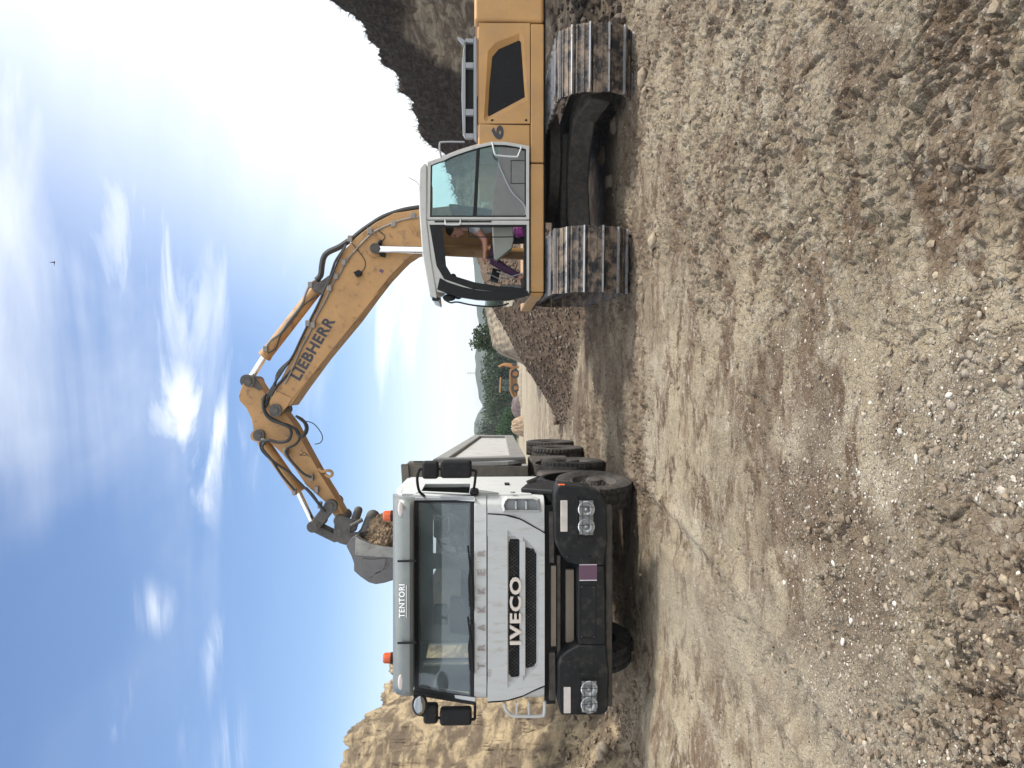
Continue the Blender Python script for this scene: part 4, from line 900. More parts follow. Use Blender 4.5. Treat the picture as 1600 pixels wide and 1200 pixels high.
# --- cab
CY1 = EY + 1.02                                # far side of the cab
outline = [(827, 228), (806, 224), (790, 221.5), (770, 221), (747, 226), (730, 231), (715, 236), (702, 241), (690, 247), (678, 250.5), (668, 254), (667, 343), (827, 343)]
inner = [(822, 233), (806, 229), (790, 226.5), (770, 226), (749, 230.5), (732, 235.5), (717, 240.5), (705, 245), (693, 251), (682, 254.5), (673, 258.5), (672, 339), (822, 339)]
for Yc, dd in ((EY - .03, .05), (CY1, -.04)):
    ep(pring(MB(), outline, inner, Yc, dd), 'rear_door_frame' if dd > 0 else 'far_side_frame', 'cabgrey', bevel=.004)
fo = [(827, 344.5), (667, 344.5), (669, 360), (676, 425), (683, 456), (740, 462), (790, 463), (827, 458)]
fi = [(823, 351), (671, 351), (673, 362), (682, 415), (694, 436), (740, 452), (790, 457), (823, 454)]
for Yc, dd in ((EY - .03, .05), (CY1, -.04)):
    ep(pring(MB(), fo, fi, Yc, dd), 'front_side_frame', 'cabgrey' if dd > 0 else 'black', bevel=.004)
# black rubber edge inside the frames and the wide black front post
def shrink(pts, k):
    cx = sum(p[0] for p in pts) / len(pts); cy = sum(p[1] for p in pts) / len(pts)
    return [(cx + (x - cx) * (1 - k / max(40, abs(x - cx))) , cy + (y - cy) * (1 - k / max(40, abs(y - cy)))) for x, y in pts]
ep(pring(MB(), fi, [(819, 354), (690, 355), (692, 362), (697, 415), (706, 430), (742, 441), (790, 449), (819, 450)], EY - .026, .04), 'window_seal', 'black', bevel=.003)
ep(pring(MB(), inner, shrink(inner, 2.2), EY - .026, .03), 'door_seal', 'black')
# front post and windscreen: curved, runs across the full cab width
fp_o = [(683, 452), (700, 459), (720, 464), (745, 468), (770, 469.5), (795, 469), (827, 461)]
fp_i = [(687, 434), (700, 441), (722, 448), (745, 453), (770, 455), (795, 456), (824, 454)]
for Ya in (EY - .045, CY1 - .08):
    post = MB(); pprism(post, fp_o + fp_i[::-1], Ya, .10); ep(post, 'front_post', 'black', bevel=.006)
ws = MB(); A = [W(x, y - 1, EY + .03) for x, y in fp_o]; vsw = A + [a + Vector((0, CY1 - EY - .06, 0)) for a in A]; nA = len(A)
ep(ws.add(vsw, [(k, k + 1, nA + k + 1, nA + k) for k in range(nA - 1)]), 'windscreen', 'glass_clear', ang=80)
# roof
roof = MB(); pprism(roof, [(655, 262), (654, 292), (655, 330), (660, 400), (671, 462), (683, 467), (682, 455), (673, 400), (667, 345), (667, 256), (662, 254)], EY - .05, CY1 - EY + .12)
ep(roof, 'cab_roof', 'cabgrey', bevel=.02, seg=3)
ep(MB().prism([D(676, 461, EY - .04), D(689, 466, EY - .04), D(683, 470, EY - .04), D(675, 469, EY - .04)], (0, .06, 0)), 'roof_lip', 'black')
hl_ = MB(); pprism(hl_, [(670, 352), (671, 400), (678, 436), (688, 432), (690, 414), (687, 390), (686, 356)], EY + .06, CY1 - EY - .12); ep(hl_, 'roof_lining', 'dark')
# door leaf: grey lower panel, glass above, dark divider
lp = [(822, 234), (782, 229), (775, 262), (770, 300), (768, 338), (822, 338)]
ep(pprism(MB(), [(821, 236), (806, 231), (779, 229), (778, 262), (771, 300), (768, 339), (821, 339)], EY - .012, .03), 'door_panel', GREY, bevel=.006)
ep(pring(MB(), [(798, 250), (798, 287), (821, 287), (821, 250)], [(799, 251), (799, 286), (820, 286), (820, 251)], EY - .016, .006), 'pocket_lid', 'black')
ep(MB().tube([D(779, 255, EY - .02), D(786, 272, EY - .02), D(800, 300, EY - .02), D(819, 320, EY - .02), D(821, 336, EY - .02)], .012, 8, smooth=4), 'panel_rib', 'railgrey')
ep(pprism(MB(), [(745, 228), (750, 228), (745, 338), (739, 338)], EY - .02, .03), 'door_divider', 'black')
ep(pprism(MB(), [(x, y) for x, y in inner], EY - .004, .005), 'door_glass', 'glass2')
ep(MB().tube([D(769, 222, EY - .03), D(773, 240, EY - .09), D(779, 243, EY - .09), D(806, 245, EY - .09), D(810, 242, EY - .09), D(815, 229, EY - .03)], .012, 8, smooth=3), 'door_handle', 'white')
ep(MB().tube([D(695.5, 342, EY - .03), D(696, 350, EY - .09), D(699, 351, EY - .09), D(716, 351, EY - .09), D(719, 349, EY - .09), D(719.5, 342, EY - .03)], .010, 8, smooth=3), 'grab_handle', 'white')
ep(pprism(MB(), [(679, 345), (679, 347.5), (768, 347.5), (768, 345)], EY - .034, .006), 'door_gap', 'black')
ep(MB().tube([D(731, 352, EY - .02), D(733, 368, EY - .05), D(738, 370, EY - .05), D(800, 370, EY - .05), D(804, 366, EY - .04), D(805, 352, EY - .02)], .008, 6, smooth=3), 'inner_grab_bar', 'black')
ep(MB().box((ex(458), EY + .02, ez(828)), (ex(232), CY1, ez(824))), 'cab_floor', 'dark')
ep(MB().box((ex(232), EY + .05, ez(824)), (ex(228), CY1 - .05, ez(775))), 'cab_back', GREY)
# wiper, lamps, mirror rod at the front
ep(MB().tube([D(694, 468, EY + .1), D(704, 473, EY + .05), D(715, 472, EY), D(740, 477, EY - .02), (D(775, 479, EY - .02)), D(795, 474, EY)], .011, 6, smooth=4), 'wiper', 'black')
ep(MB().ball(D(702, 465, EY + .05), (.05, .05, .09), 12, 8), 'work_lamp', 'black'); ep(MB().ball(D(716, 462, EY + .1), (.05, .05, .06), 12, 8), 'work_lamp', 'black')
ep(MB().tube([D(738, 459, EY + .1), D(742, 452, EY + .1), D(744, 449, EY + .1), D(800, 449, EY + .1), D(806, 454, EY + .1)], .009, 6, smooth=3).tube([D(706, 444, EY + .1), D(725, 447, EY + .12), D(735, 455, EY + .12)], .009, 6, smooth=3), 'front_grab_bar', 'black')
ep(MB().ball(D(708, 434, EY + .25), (.06, .05, .05), 10, 7).tube([D(703, 440, EY + .2), D(712, 436, EY + .2)], .02, 6), 'cab_fan', 'black')
ep(MB().tube([D(656, 291, EY + .5), D(651, 284, EY + .5), D(638, 277, EY + .5)], .005, 5), 'antenna', 'black')
ep(MB().tube([D(662, 272, EY), D(658, 273, EY - .03), D(657, 280, EY - .03), D(658, 289, EY - .03), D(662, 290, EY)], .009, 6, smooth=3), 'roof_rail', 'railgrey')
# seat, console, levers inside
Yi = EY + .28
ep(pprism(MB(), [(769, 352), (802, 354), (803, 375), (800, 388), (776, 407), (772, 405), (770, 378)], Yi - .14, .16), 'armrest_console', 'console', bevel=.02, seg=3)
ep(pprism(MB(), [(700, 318), (712, 318), (768, 326), (792, 352), (792, 372), (784, 380), (776, 378), (772, 345), (705, 330)], Yi + .05, .48), 'seat', 'seat', bevel=.03, seg=3)
ep(pprism(MB(), [(786, 338), (822, 334), (822, 372), (792, 374)], Yi + .1, .4), 'seat_base', 'dark', bevel=.01)
for yy in (0.0, .5): ep(MB().tube([D(775, 398, Yi + yy), D(765, 403, Yi + yy), D(758, 402, Yi + yy)], .012, 6).ball(D(757, 402, Yi + yy), .022, 8, 6), 'joystick', 'black')
ep(MB().tube([D(822, 425, Yi), D(800, 432, Yi), D(776, 424, Yi)], .008, 6).tube([D(768, 422, Yi), D(764, 428, Yi + .1), D(780, 436, Yi + .1), D(808, 432, Yi + .1)], .008, 6), 'travel_lever', 'railgrey')
ep(pprism(MB(), [(770, 418), (766, 436), (778, 440), (782, 422)], Yi + .25, .2), 'display', 'black', bevel=.01)
ep(MB().box((ex(454), EY + .4, ez(824)), (ex(438), CY1 - .1, ez(782))), 'front_console', GREY, bevel=.02)
# --- undercarriage
tv = Vector((.065, .998, 0)).normalized(); tn = Vector((tv.y, -tv.x, 0))     # along / across the tracks
UC = Vector((3.38, 10.9, 0))
def track(c, L=4.45, r=.475, w=.83):
    """c: centre; loop of shoes with three grousers each"""
    zc = r + .03; half = L / 2 - r; per = 4 * half + 2 * math.pi * r; N = 46; st = per / N
    def pos(s):
        s %= per
        if s < 2 * half: return -half + s, 1.0 * r, 0.0
        s -= 2 * half
        if s < math.pi * r: a = s / r; return half + r * math.sin(a), r * math.cos(a), a
        s -= math.pi * r
        if s < 2 * half: return half - s, -r, math.pi
        s -= 2 * half; a = math.pi + s / r; return -half + r * math.sin(a), r * math.cos(a), a
    P3 = lambda l, h, x: c + tv * l + tn * x + Vector((0, 0, zc + h * (1.0)))
    sh = MB(); gr = MB(); ln = MB()
    for k in range(N):
        l0, h0, a0 = pos(k * st + st * .5); ux, uz = math.cos(a0), -math.sin(a0); nx, nz = math.sin(a0), math.cos(a0)
        def bar(mb, s0, s1, n0, n1, x0, x1):
            vs = []
            for x in (x0, x1):
                for s_, n_ in ((s0, n0), (s1, n0), (s1, n1), (s0, n1)):
                    vs.append(P3(l0 + ux * s_ + nx * n_, h0 + uz * s_ + nz * n_, x))
            mb.add(vs, [(0, 1, 2, 3), (7, 6, 5, 4), (0, 4, 5, 1), (1, 5, 6, 2), (2, 6, 7, 3), (3, 7, 4, 0)])
        jw = random.uniform(-.006, .006)
        bar(sh, -st * .47, st * .47, -.02, .012 + jw * .3, -w / 2 + jw, w / 2 + jw)
        for q in (-.40, 0.0, .40): bar(gr if q < 0 else sh, st * q - .009, st * q + .009, .0125, .045 if q < 0 else .024, -w / 2 + jw, w / 2 + jw)
        bar(ln, -st * .45, st * .45, -.09, -.02, -.13, -.07); bar(ln, -st * .45, st * .45, -.09, -.02, .07, .13)
    tr = build(sh, 'track', M['shoe'], exc); build(gr, 'grouser', M['grouser'], tr); build(ln, 'chain_link', M['frame'], tr)
    fr_ = MB()
    pf = [(-half - .1, .02), (-half + .1, .16), (half - .1, .16), (half + .1, .02), (half - .1, -.26), (-half + .1, -.26)]
    fr_.prism([P3(l, h - .0, -.16) for l, h in pf], tn * .32)
    tf = build(fr_, 'track_frame', M['frame'], exc, bevel=.02)
    for s_ in (-1, 1):
        build(MB().lathe(P3(s_ * half, 0, 0), tn, [(-.06, .05), (-.06, r - .1), (-.03, r - .05), (.03, r - .05), (.06, r - .1), (.06, .05)], 36).cyl(P3(s_ * half, 0, -.14), P3(s_ * half, 0, .14), .13), 'sprocket' if s_ > 0 else 'idler', M['frame'], exc)
    for q in range(7):
        p = P3(-half + .35 + q * (2 * half - .7) / 6, -.33, 0); build(MB().cyl(p - tn * .12, p + tn * .12, .09, n=16), 'track_roller', M['frame'], exc)
    # bevelled dirt-covered ledge of the frame
    build(MB().prism([P3(-half + .0, .16, -.16), P3(-half + .0, .16, -.30), P3(half, .16, -.30), P3(half, .16, -.16)], (0, 0, -.05)).prism([P3(-half, .11, -.30), P3(-half, -.12, -.24), P3(half, -.12, -.24), P3(half, .11, -.30)], tn * .04), 'frame_ledge', M['frame'], exc, bevel=.01)
TL = Vector((1.57, 8.92, 0)) + tv * 2.17; TR = Vector((4.02, 8.74, 0)) + tv * 2.17
for c in (TL, TR): 
    c.z = 0.0 if c is TL else -.045; track(c)
mid = (TL + TR) / 2
ep(MB().prism([mid + Vector((0, 0, .42)) + tv * a + tn * b for a, b in ((-.7, -.75), (.7, -.75), (.7, .75), (-.7, .75))], (0, 0, .38)), 'car_body', 'frame', bevel=.05)
# curved legs joining the track frames to the centre
for sa in (-1, 1):
    for sb, cc in ((-1, TL), (1, TR)):
        Zu = Vector((0, 0, .56)); pts = [mid + tv * sa * .62 + tn * sb * .0 + Zu, mid + tv * sa * .80 + tn * sb * .42 + Zu, cc + tv * sa * 1.15 - tn * sb * .36 + Zu, cc + tv * sa * 1.62 - tn * sb * .22 + Zu - Vector((0, 0, .14))]
        lg = MB(); 
        for a, b in zip(pts, pts[1:]):
            d = (b - a).normalized(); lg.obox(a - d * .03, b + d * .03, .30, .32)
        ep(lg, 'undercarriage_leg', 'frame', bevel=.04)
ep(MB().lathe((3.3, 10.9, .8), (0, 0, 1), [(0, .75), (.0, .8), (.14, .8), (.14, .0)], 48), 'slew_ring', 'frame')
ep(MB().box((ex(455), EY + .1, ez(850) - .03), (XE - .3, YB - .1, ez(850) + .01)), 'deck_underside', 'dark')

# --- boom, stick, cylinders, bucket (all in the machine's middle plane)
AN, AF = AY - .27, AY + .23
A_ = lambda x, y, Y=None: W(x, y, AN if Y is None else Y)
boom = [(760, 330), (700, 322), (654, 327), (615, 333), (588, 347), (566, 363), (551, 376), (541, 387), (531, 402), (520, 427), (510, 450), (456, 559), (432, 606), (430, 613), (436, 624), (444, 634), (454, 634), (472, 608), (508, 559), (558, 499), (586, 461), (607, 434), (625, 415), (636, 404), (651, 394), (672, 388), (700, 388), (760, 384), (830, 360), (830, 335)]
bo = pprism(MB(), boom, AN, .46); ep(bo, 'boom', 'yellow_arm', bevel=.008)
ep(MB().obox(A_(449, 632, AN - .004), A_(590, 457, AN - .004), .012, .02, up=(0, 1, 0)), 'weld_seam', 'yellow_arm')
stick = [(373, 620), (375, 611), (379, 601), (384, 591), (392, 588), (400, 592), (408, 605), (416, 617), (428, 628), (441, 640), (460, 665), (478, 700), (500, 740), (520, 772), (537, 803), (533, 811), (525, 811), (510, 786), (478, 758), (460, 731), (440, 708), (420, 690), (408, 686), (400, 682), (396, 673), (393, 655), (385, 638), (374, 626)]
SN = AY - .17
ep(pprism(MB(), stick, SN, .34), 'stick', 'yellow_arm', bevel=.008)
def cylinder(p0, p1, p2, rb, rr, Y, name, mt='yellow_arm'):
    a, b, c = W(*p0, Y), W(*p1, Y), W(*p2, Y); d = (b - a).normalized()
    o = ep(MB().cyl(a + d * .08, b, rb, n=24).cyl(b - d * .03, b + d * .02, rb * 1.08, n=24).cyl(a - Vector((0, .12, 0)), a + Vector((0, .12, 0)), rb * 1.0, n=20), name, mt)
    build(MB().cyl(b, c, rr, n=20), 'rod', M['chrome'], exc); build(MB().cyl(c - Vector((0, .12, 0)), c + Vector((0, .12, 0)), rr * 1.9, n=20), 'rod_eye', M['steel'], exc)
cylinder((498, 448), (414, 556), (389, 595), .093, .05, AY - .02, 'stick_cylinder')
cylinder((404, 680), (466, 768), (491, 821), .085, .045, AY - .02, 'bucket_cylinder')
# boom cylinders, one each side
for Y in (AN - .12, AF + .10):
    a, b, c = W(838, 398, Y), W(690, 391, Y), W(587, 389, Y)
    ep(MB().cyl(a, b, .085, n=24), 'boom_cylinder', 'yellow_arm'); ep(MB().cyl(b, c, .055, n=20), 'rod', 'chrome')
ep(MB().cyl(W(586, 388, AN - .20), W(586, 388, AF + .18), .075, n=24).cyl(W(586, 388, AN - .215), W(586, 388, AN - .2), .05, n=6), 'pin', 'steel')
ep(MB().lathe(W(586, 388, AN - .004), (0, -1, 0), [(0, .14), (.03, .13), (.03, .0)], 32), 'pin_boss', 'yellow_arm')
def pin(x, y, r, y0, y1, name='pin'):
    p = W(x, y, y0); ep(MB().cyl(p, W(x, y, y0) + Vector((0, y1 - y0, 0)), r, n=22).cyl(p - Vector((0, .015, 0)), p, r * .55, n=6), name, 'steel')
pin(389, 596, .085, SN - .06, AY + .24); pin(404, 680, .085, SN - .06, AY + .24); pin(430, 641, .095, AN - .05, AF + .05); pin(498, 448, .10, AN + .1, AF - .1)
pin(516, 791, .095, SN - .09, AY + .26); pin(530, 814, .085, SN - .12, AY + .28); pin(492, 822, .075, SN - .11, AY + .26); pin(529, 840, .07, SN - .12, AY + .28)
# bracket for the stick cylinder foot
ep(pprism(MB(), [(488, 452), (494, 442), (503, 440), (512, 432), (520, 428), (516, 442), (506, 456), (498, 458)], AY - .2, .05).v and pprism(pprism(MB(), [(490, 452), (494, 442), (503, 438), (514, 430), (521, 432), (514, 448), (502, 458)], AY - .2, .04), [(490, 452), (494, 442), (503, 438), (514, 430), (521, 432), (514, 448), (502, 458)], AY + .16, .04), 'cylinder_bracket', 'steel', bevel=.006)
ep(pprism(MB(), [(380, 592), (388, 587), (399, 590), (410, 608), (404, 610), (392, 603)], SN - .03, .03), 'stick_bracket', 'steel', bevel=.004)
# stick to boom fork on the near side
ep(pprism(MB(), [(421, 628), (430, 610), (456, 622), (450, 634), (444, 640), (436, 652), (424, 650)], AN - .02, .03), 'boom_fork', 'yellow_arm', bevel=.006)
# linkage
for Y in (SN - .07, AY + .21):
    ep(MB().obox(W(516, 791, Y), W(492, 822, Y), .05, .17, up=(0, 0, 1)), 'rocker_arm', 'steel', bevel=.02, seg=3)
ep(MB().obox(W(492, 822, AY), W(529, 840, AY), .24, .13, up=(0, 0, 1)), 'link_rod', 'steel', bevel=.02)
# lug under the stick
ep(MB().tube([W(498, 732, SN - .01), W(503, 737, SN - .01), W(512, 735, SN - .01), W(518, 737, SN - .01), W(519, 742, SN - .01), W(514, 745, SN - .01), W(508, 741, SN - .01)], .022, 8, smooth=3), 'lifting_hook', 'yellow_arm')
# quick coupler
for Y in (AY - .34, AY + .28):
    ep(pprism(MB(), [(523, 808), (531, 806), (553, 813), (558, 822), (556, 829), (548, 824), (547, 832), (558, 832), (565, 838), (566, 848), (552, 846), (541, 852), (530, 849), (521, 836), (522, 822)], Y, .05), 'coupler_plate', 'steel', bevel=.012)
ep(MB().cyl(W(566, 812, AY - .42), W(548, 822, AY - .42) + Vector((0, .0, 0)), .03, n=12), 'coupler_latch', 'steel')
ep(MB().cyl(W(560, 797, AY + .3), W(551, 825, AY - .33), .065, n=24), 'coupler_bar', 'steel')
ep(MB().cyl(W(583, 806, AY + .34), W(570, 840, AY - .36), .105, n=28), 'bucket_tube', 'steel')
# bucket
BN, BF = AY - .62, AY + .62
Bp = lambda x, y, Y: W(x, y, AY) + Vector((0, Y - AY, 0))
prof = [(541, 853), (549, 841), (557, 836), (566, 842), (580, 850), (600, 854), (640, 857), (668, 862), (650, 884), (628, 900), (613, 907), (600, 911), (587, 913), (576, 910), (563, 901), (553, 892), (553, 880), (549, 869)]
# shrink slightly toward its true size on the near plane
bc = Vector(W(600, 870, AY)); k = BN / AY
def bpt(x, y, Y): 
    p = W(x, y, BN); return Vector((p.x, Y, p.z))
for Y in (BN, BF - .04):
    ep(MB().prism([bpt(x, y, Y) for x, y in prof], (0, .04, 0)), 'bucket_side', 'bucket', bevel=.006)
back = [(549, 869), (553, 880), (553, 892), (563, 901), (576, 910), (587, 913), (600, 911), (613, 907), (628, 900), (650, 884), (668, 862)]
bs = MB(); A = [bpt(x, y, BN + .02) for x, y in back]; B = [a + Vector((0, BF - BN - .04, 0)) for a in A]; m_ = len(A); cen = bpt(600, 870, BN + .02)
A2 = [a + (cen - a).normalized() * .03 for a in A]; B2 = [a + Vector((0, BF - BN - .04, 0)) for a in A2]
bs.add(A + B + A2 + B2, [(k, k + 1, m_ + k + 1, m_ + k) for k in range(m_ - 1)] + [(2 * m_ + k + 1, 2 * m_ + k, 3 * m_ + k, 3 * m_ + k + 1) for k in range(m_ - 1)])
ep(bs, 'bucket_shell', 'bucket', ang=50)
ep(MB().prism([bpt(x, y, BN + .0015) for x, y in ((542, 853), (550, 842), (557, 838), (561, 842), (555, 868), (550, 867))], (0, BF - BN - .003, 0)), 'bucket_top', 'steel', bevel=.01)
ep(MB().prism([bpt(x, y, BN - .02) for x, y in ((556, 838), (562, 842), (580, 850), (600, 854), (640, 857), (640, 867), (613, 871), (580, 869), (555, 867))], (0, .02, 0)), 'bucket_edge', 'edge', bevel=.005)
ep(MB().prism([bpt(x, y, BN - .015) for x, y in ((566, 872), (580, 874), (604, 872), (602, 884), (596, 893), (577, 902), (573, 896))], (0, .015, 0)), 'wear_plate', 'bucket', bevel=.004)
ep(MB().prism([bpt(x, y, BN - .015) for x, y in ((578, 905), (588, 894), (604, 888), (612, 876), (640, 872), (640, 890), (613, 905), (588, 911))], (0, .015, 0)), 'wear_plate', 'bucket', bevel=.004)
soil_mb_lo = bpt(640, 850, BN + .1); 
def blob_soil():
    mb = MB(); c = W(606, 842, AY - .2); n1, n2 = 200, 130; mb.ball(c, (.36, .36, .36), n1, n2)
    V = np.array(mb.v); d = V - np.array(c); rr = 1 + .4 * (fbm(V[:, 0] * 6 + V[:, 1] * 3, V[:, 2] * 6, 5, 9) - .5) + .34 * (fbm(V[:, 0] * 34, V[:, 2] * 34 + V[:, 1] * 15, 5, 5, .65) - .5)
    V = np.array(c) + d * rr[:, None] * np.array([1.0, 1.0, .95]); mb.v = V.tolist(); return mb
o = build(blob_soil(), 'soil', LOAD, None, loc=tuple(W(606, 842, AY)), ang=180); tag(o, 'brown soil heaped in the excavator bucket', None, None, 'stuff')

# hoses and pipes
def hose(pts, r=.022, m='hose', name='hose', Y=None, sm=5):
    ep(MB().tube([W(p[0], p[1], (p[2] if len(p) > 2 else (AN - .05 if Y is None else Y))) for p in pts], r, 8, smooth=sm), name, m)
hose([(660, 323), (630, 328), (600, 338), (580, 350), (563, 362), (549, 374)], .035, Y=AN + .06)
hose([(545, 376), (530, 386), (513, 394), (506, 402), (503, 415), (501, 430), (494, 438)], .045, Y=AN + .1)
hose([(541, 382), (533, 394), (524, 408), (519, 422), (513, 440), (509, 448), (497, 475), (483, 503), (469, 532), (458, 555), (444, 576), (428, 600)], .017, Y=AN - .03)
hose([(540, 386), (530, 403), (521, 425), (512, 447)], .014, Y=AN - .06)
hose([(654, 339), (630, 343), (605, 352), (585, 362), (570, 375), (556, 390), (541, 408), (532, 426), (522, 440), (508, 470), (494, 495), (486, 515), (470, 545), (455, 580), (445, 600)], .014, 'pipe', 'hydraulic_pipe', Y=AN - .02)
hose([(484, 445), (478, 458), (472, 474), (462, 488), (450, 503), (438, 520), (425, 530), (417, 540)], .018, 'pipe', 'hydraulic_pipe', Y=AY - .13)
hose([(497, 462), (480, 472), (468, 484), (455, 503), (440, 520), (436, 530), (430, 545), (418, 552)], .012, Y=AY - .14)
for x, y, Yc in ((547, 373, AN), (485, 445, AY - .15), (415, 545, AY - .12), (515, 450, AN - .04), (481, 505, AN - .03), (578, 361, AN - .02), (525, 432, AN - .02), (489, 508, AN - .02), (537, 410, AN - .02), (615, 350, AN - .02), (645, 337, AN - .02)):
    p = W(x, y, Yc); ep(MB().box(p - Vector((.045, .03, .035)), p + Vector((.045, .03, .035))), 'hose_clamp', 'pipe', bevel=.01)
# loops of hose at the elbow
loops = [[(457, 560), (440, 575), (433, 585), (430, 598), (421, 613), (418, 630), (412, 640)], [(452, 566), (436, 583), (428, 605), (420, 620), (414, 632)], [(459, 575), (445, 590), (432, 604), (424, 618)],
         [(414, 618), (411, 630), (414, 645), (424, 656), (440, 662), (452, 668), (455, 678), (450, 688), (436, 691), (420, 688), (412, 690)],
         [(410, 622), (412, 640), (420, 652), (434, 660), (450, 664), (464, 672), (468, 684), (462, 694), (450, 700), (446, 706)],
         [(416, 615), (412, 632), (418, 648), (438, 660), (458, 668), (466, 678)],
         [(462, 650), (472, 655), (480, 665), (479, 676), (472, 682), (463, 676)], [(465, 652), (475, 660), (478, 670), (474, 680)],
         [(412, 688), (407, 692), (409, 703), (420, 715), (434, 726), (452, 738), (466, 752), (474, 760), (484, 770), (498, 788), (504, 798)],
         [(415, 690), (410, 700), (424, 718), (440, 742), (455, 760), (460, 766)], [(478, 762), (490, 775), (500, 790), (508, 800)],
         [(446, 706), (452, 716), (462, 728), (474, 740), (486, 746)]]
for i, lp_ in enumerate(loops): hose(lp_, .019 if i != 3 else .024, Y=SN - .09 - .012 * (i % 4))
hose([(478, 658), (490, 662), (501, 675), (504, 685), (500, 692), (492, 694)], .007, Y=SN - .05)
for x, y in ((423, 616), (447, 706), (487, 746), (495, 765), (412, 690), (460, 768), (427, 622), (500, 789)):
    p = W(x, y, SN - .05); ep(MB().box(p - Vector((.05, .045, .03)), p + Vector((.05, .045, .03))), 'hose_fitting', 'pipe', bevel=.012)
# lamp on the boom and its cable, hook on the pin, sticker, small hook
ep(MB().prism([A_(552, 425, AN - .12), A_(556, 432, AN - .12), A_(563, 430, AN - .12), A_(565, 424, AN - .12), A_(560, 421, AN - .12)], (0, .11, 0)), 'work_lamp', 'black', bevel=.008)
hose([(550, 380), (560, 392), (568, 403), (571, 412), (568, 422), (563, 425)], .006, Y=AN - .01); hose([(593, 355), (593, 361), (600, 367), (601, 372), (595, 378)], .006, Y=AN - .01)
ep(MB().ball(A_(594, 379, AN - .05), (.045, .05, .035), 10, 7).prism([A_(594, 392, AN - .06), A_(602, 396, AN - .06), (A_(602, 402, AN - .06)), A_(594, 400, AN - .06), A_(591, 394, AN - .06)], (0, .04, 0)), 'pin_stop', 'black')
ep(pprism(MB(), [(594, 420), (600, 422), (598, 427), (592, 424)], AN - .003, .003), 'sticker', 'purple'); ep(pprism(MB(), [(640, 350), (642, 350), (652, 367), (650, 368)], AN - .03, .03), 'boom_lug', 'yellow_arm')
# maker's name along the boom
pa, pb = W(468.5, 595.5, AN - .001), W(524.5, 501.5, AN - .001); xd = (pb - pa); pc = W(456, 590, AN - .001)
yd = (pc - pa); yd = yd - xd.normalized() * yd.dot(xd.normalized())
text('LIEBHERR', 'boom_lettering', M['ink'], exc, pa, xd, yd, xd.length, .17, .003, .036, 1.12)
a1 = W(475, 712, SN - .002); text('M', 'paint_mark', M['ink'], exc, W(472, 706, SN - .002), (.9, 0, -.5), (.5, 0, .9), .07, .06, .002, -.015) if False else hose([(470, 703), (474, 708), (468, 711), (479, 711), (475, 706), (484, 714)], .004, Y=SN - .003)

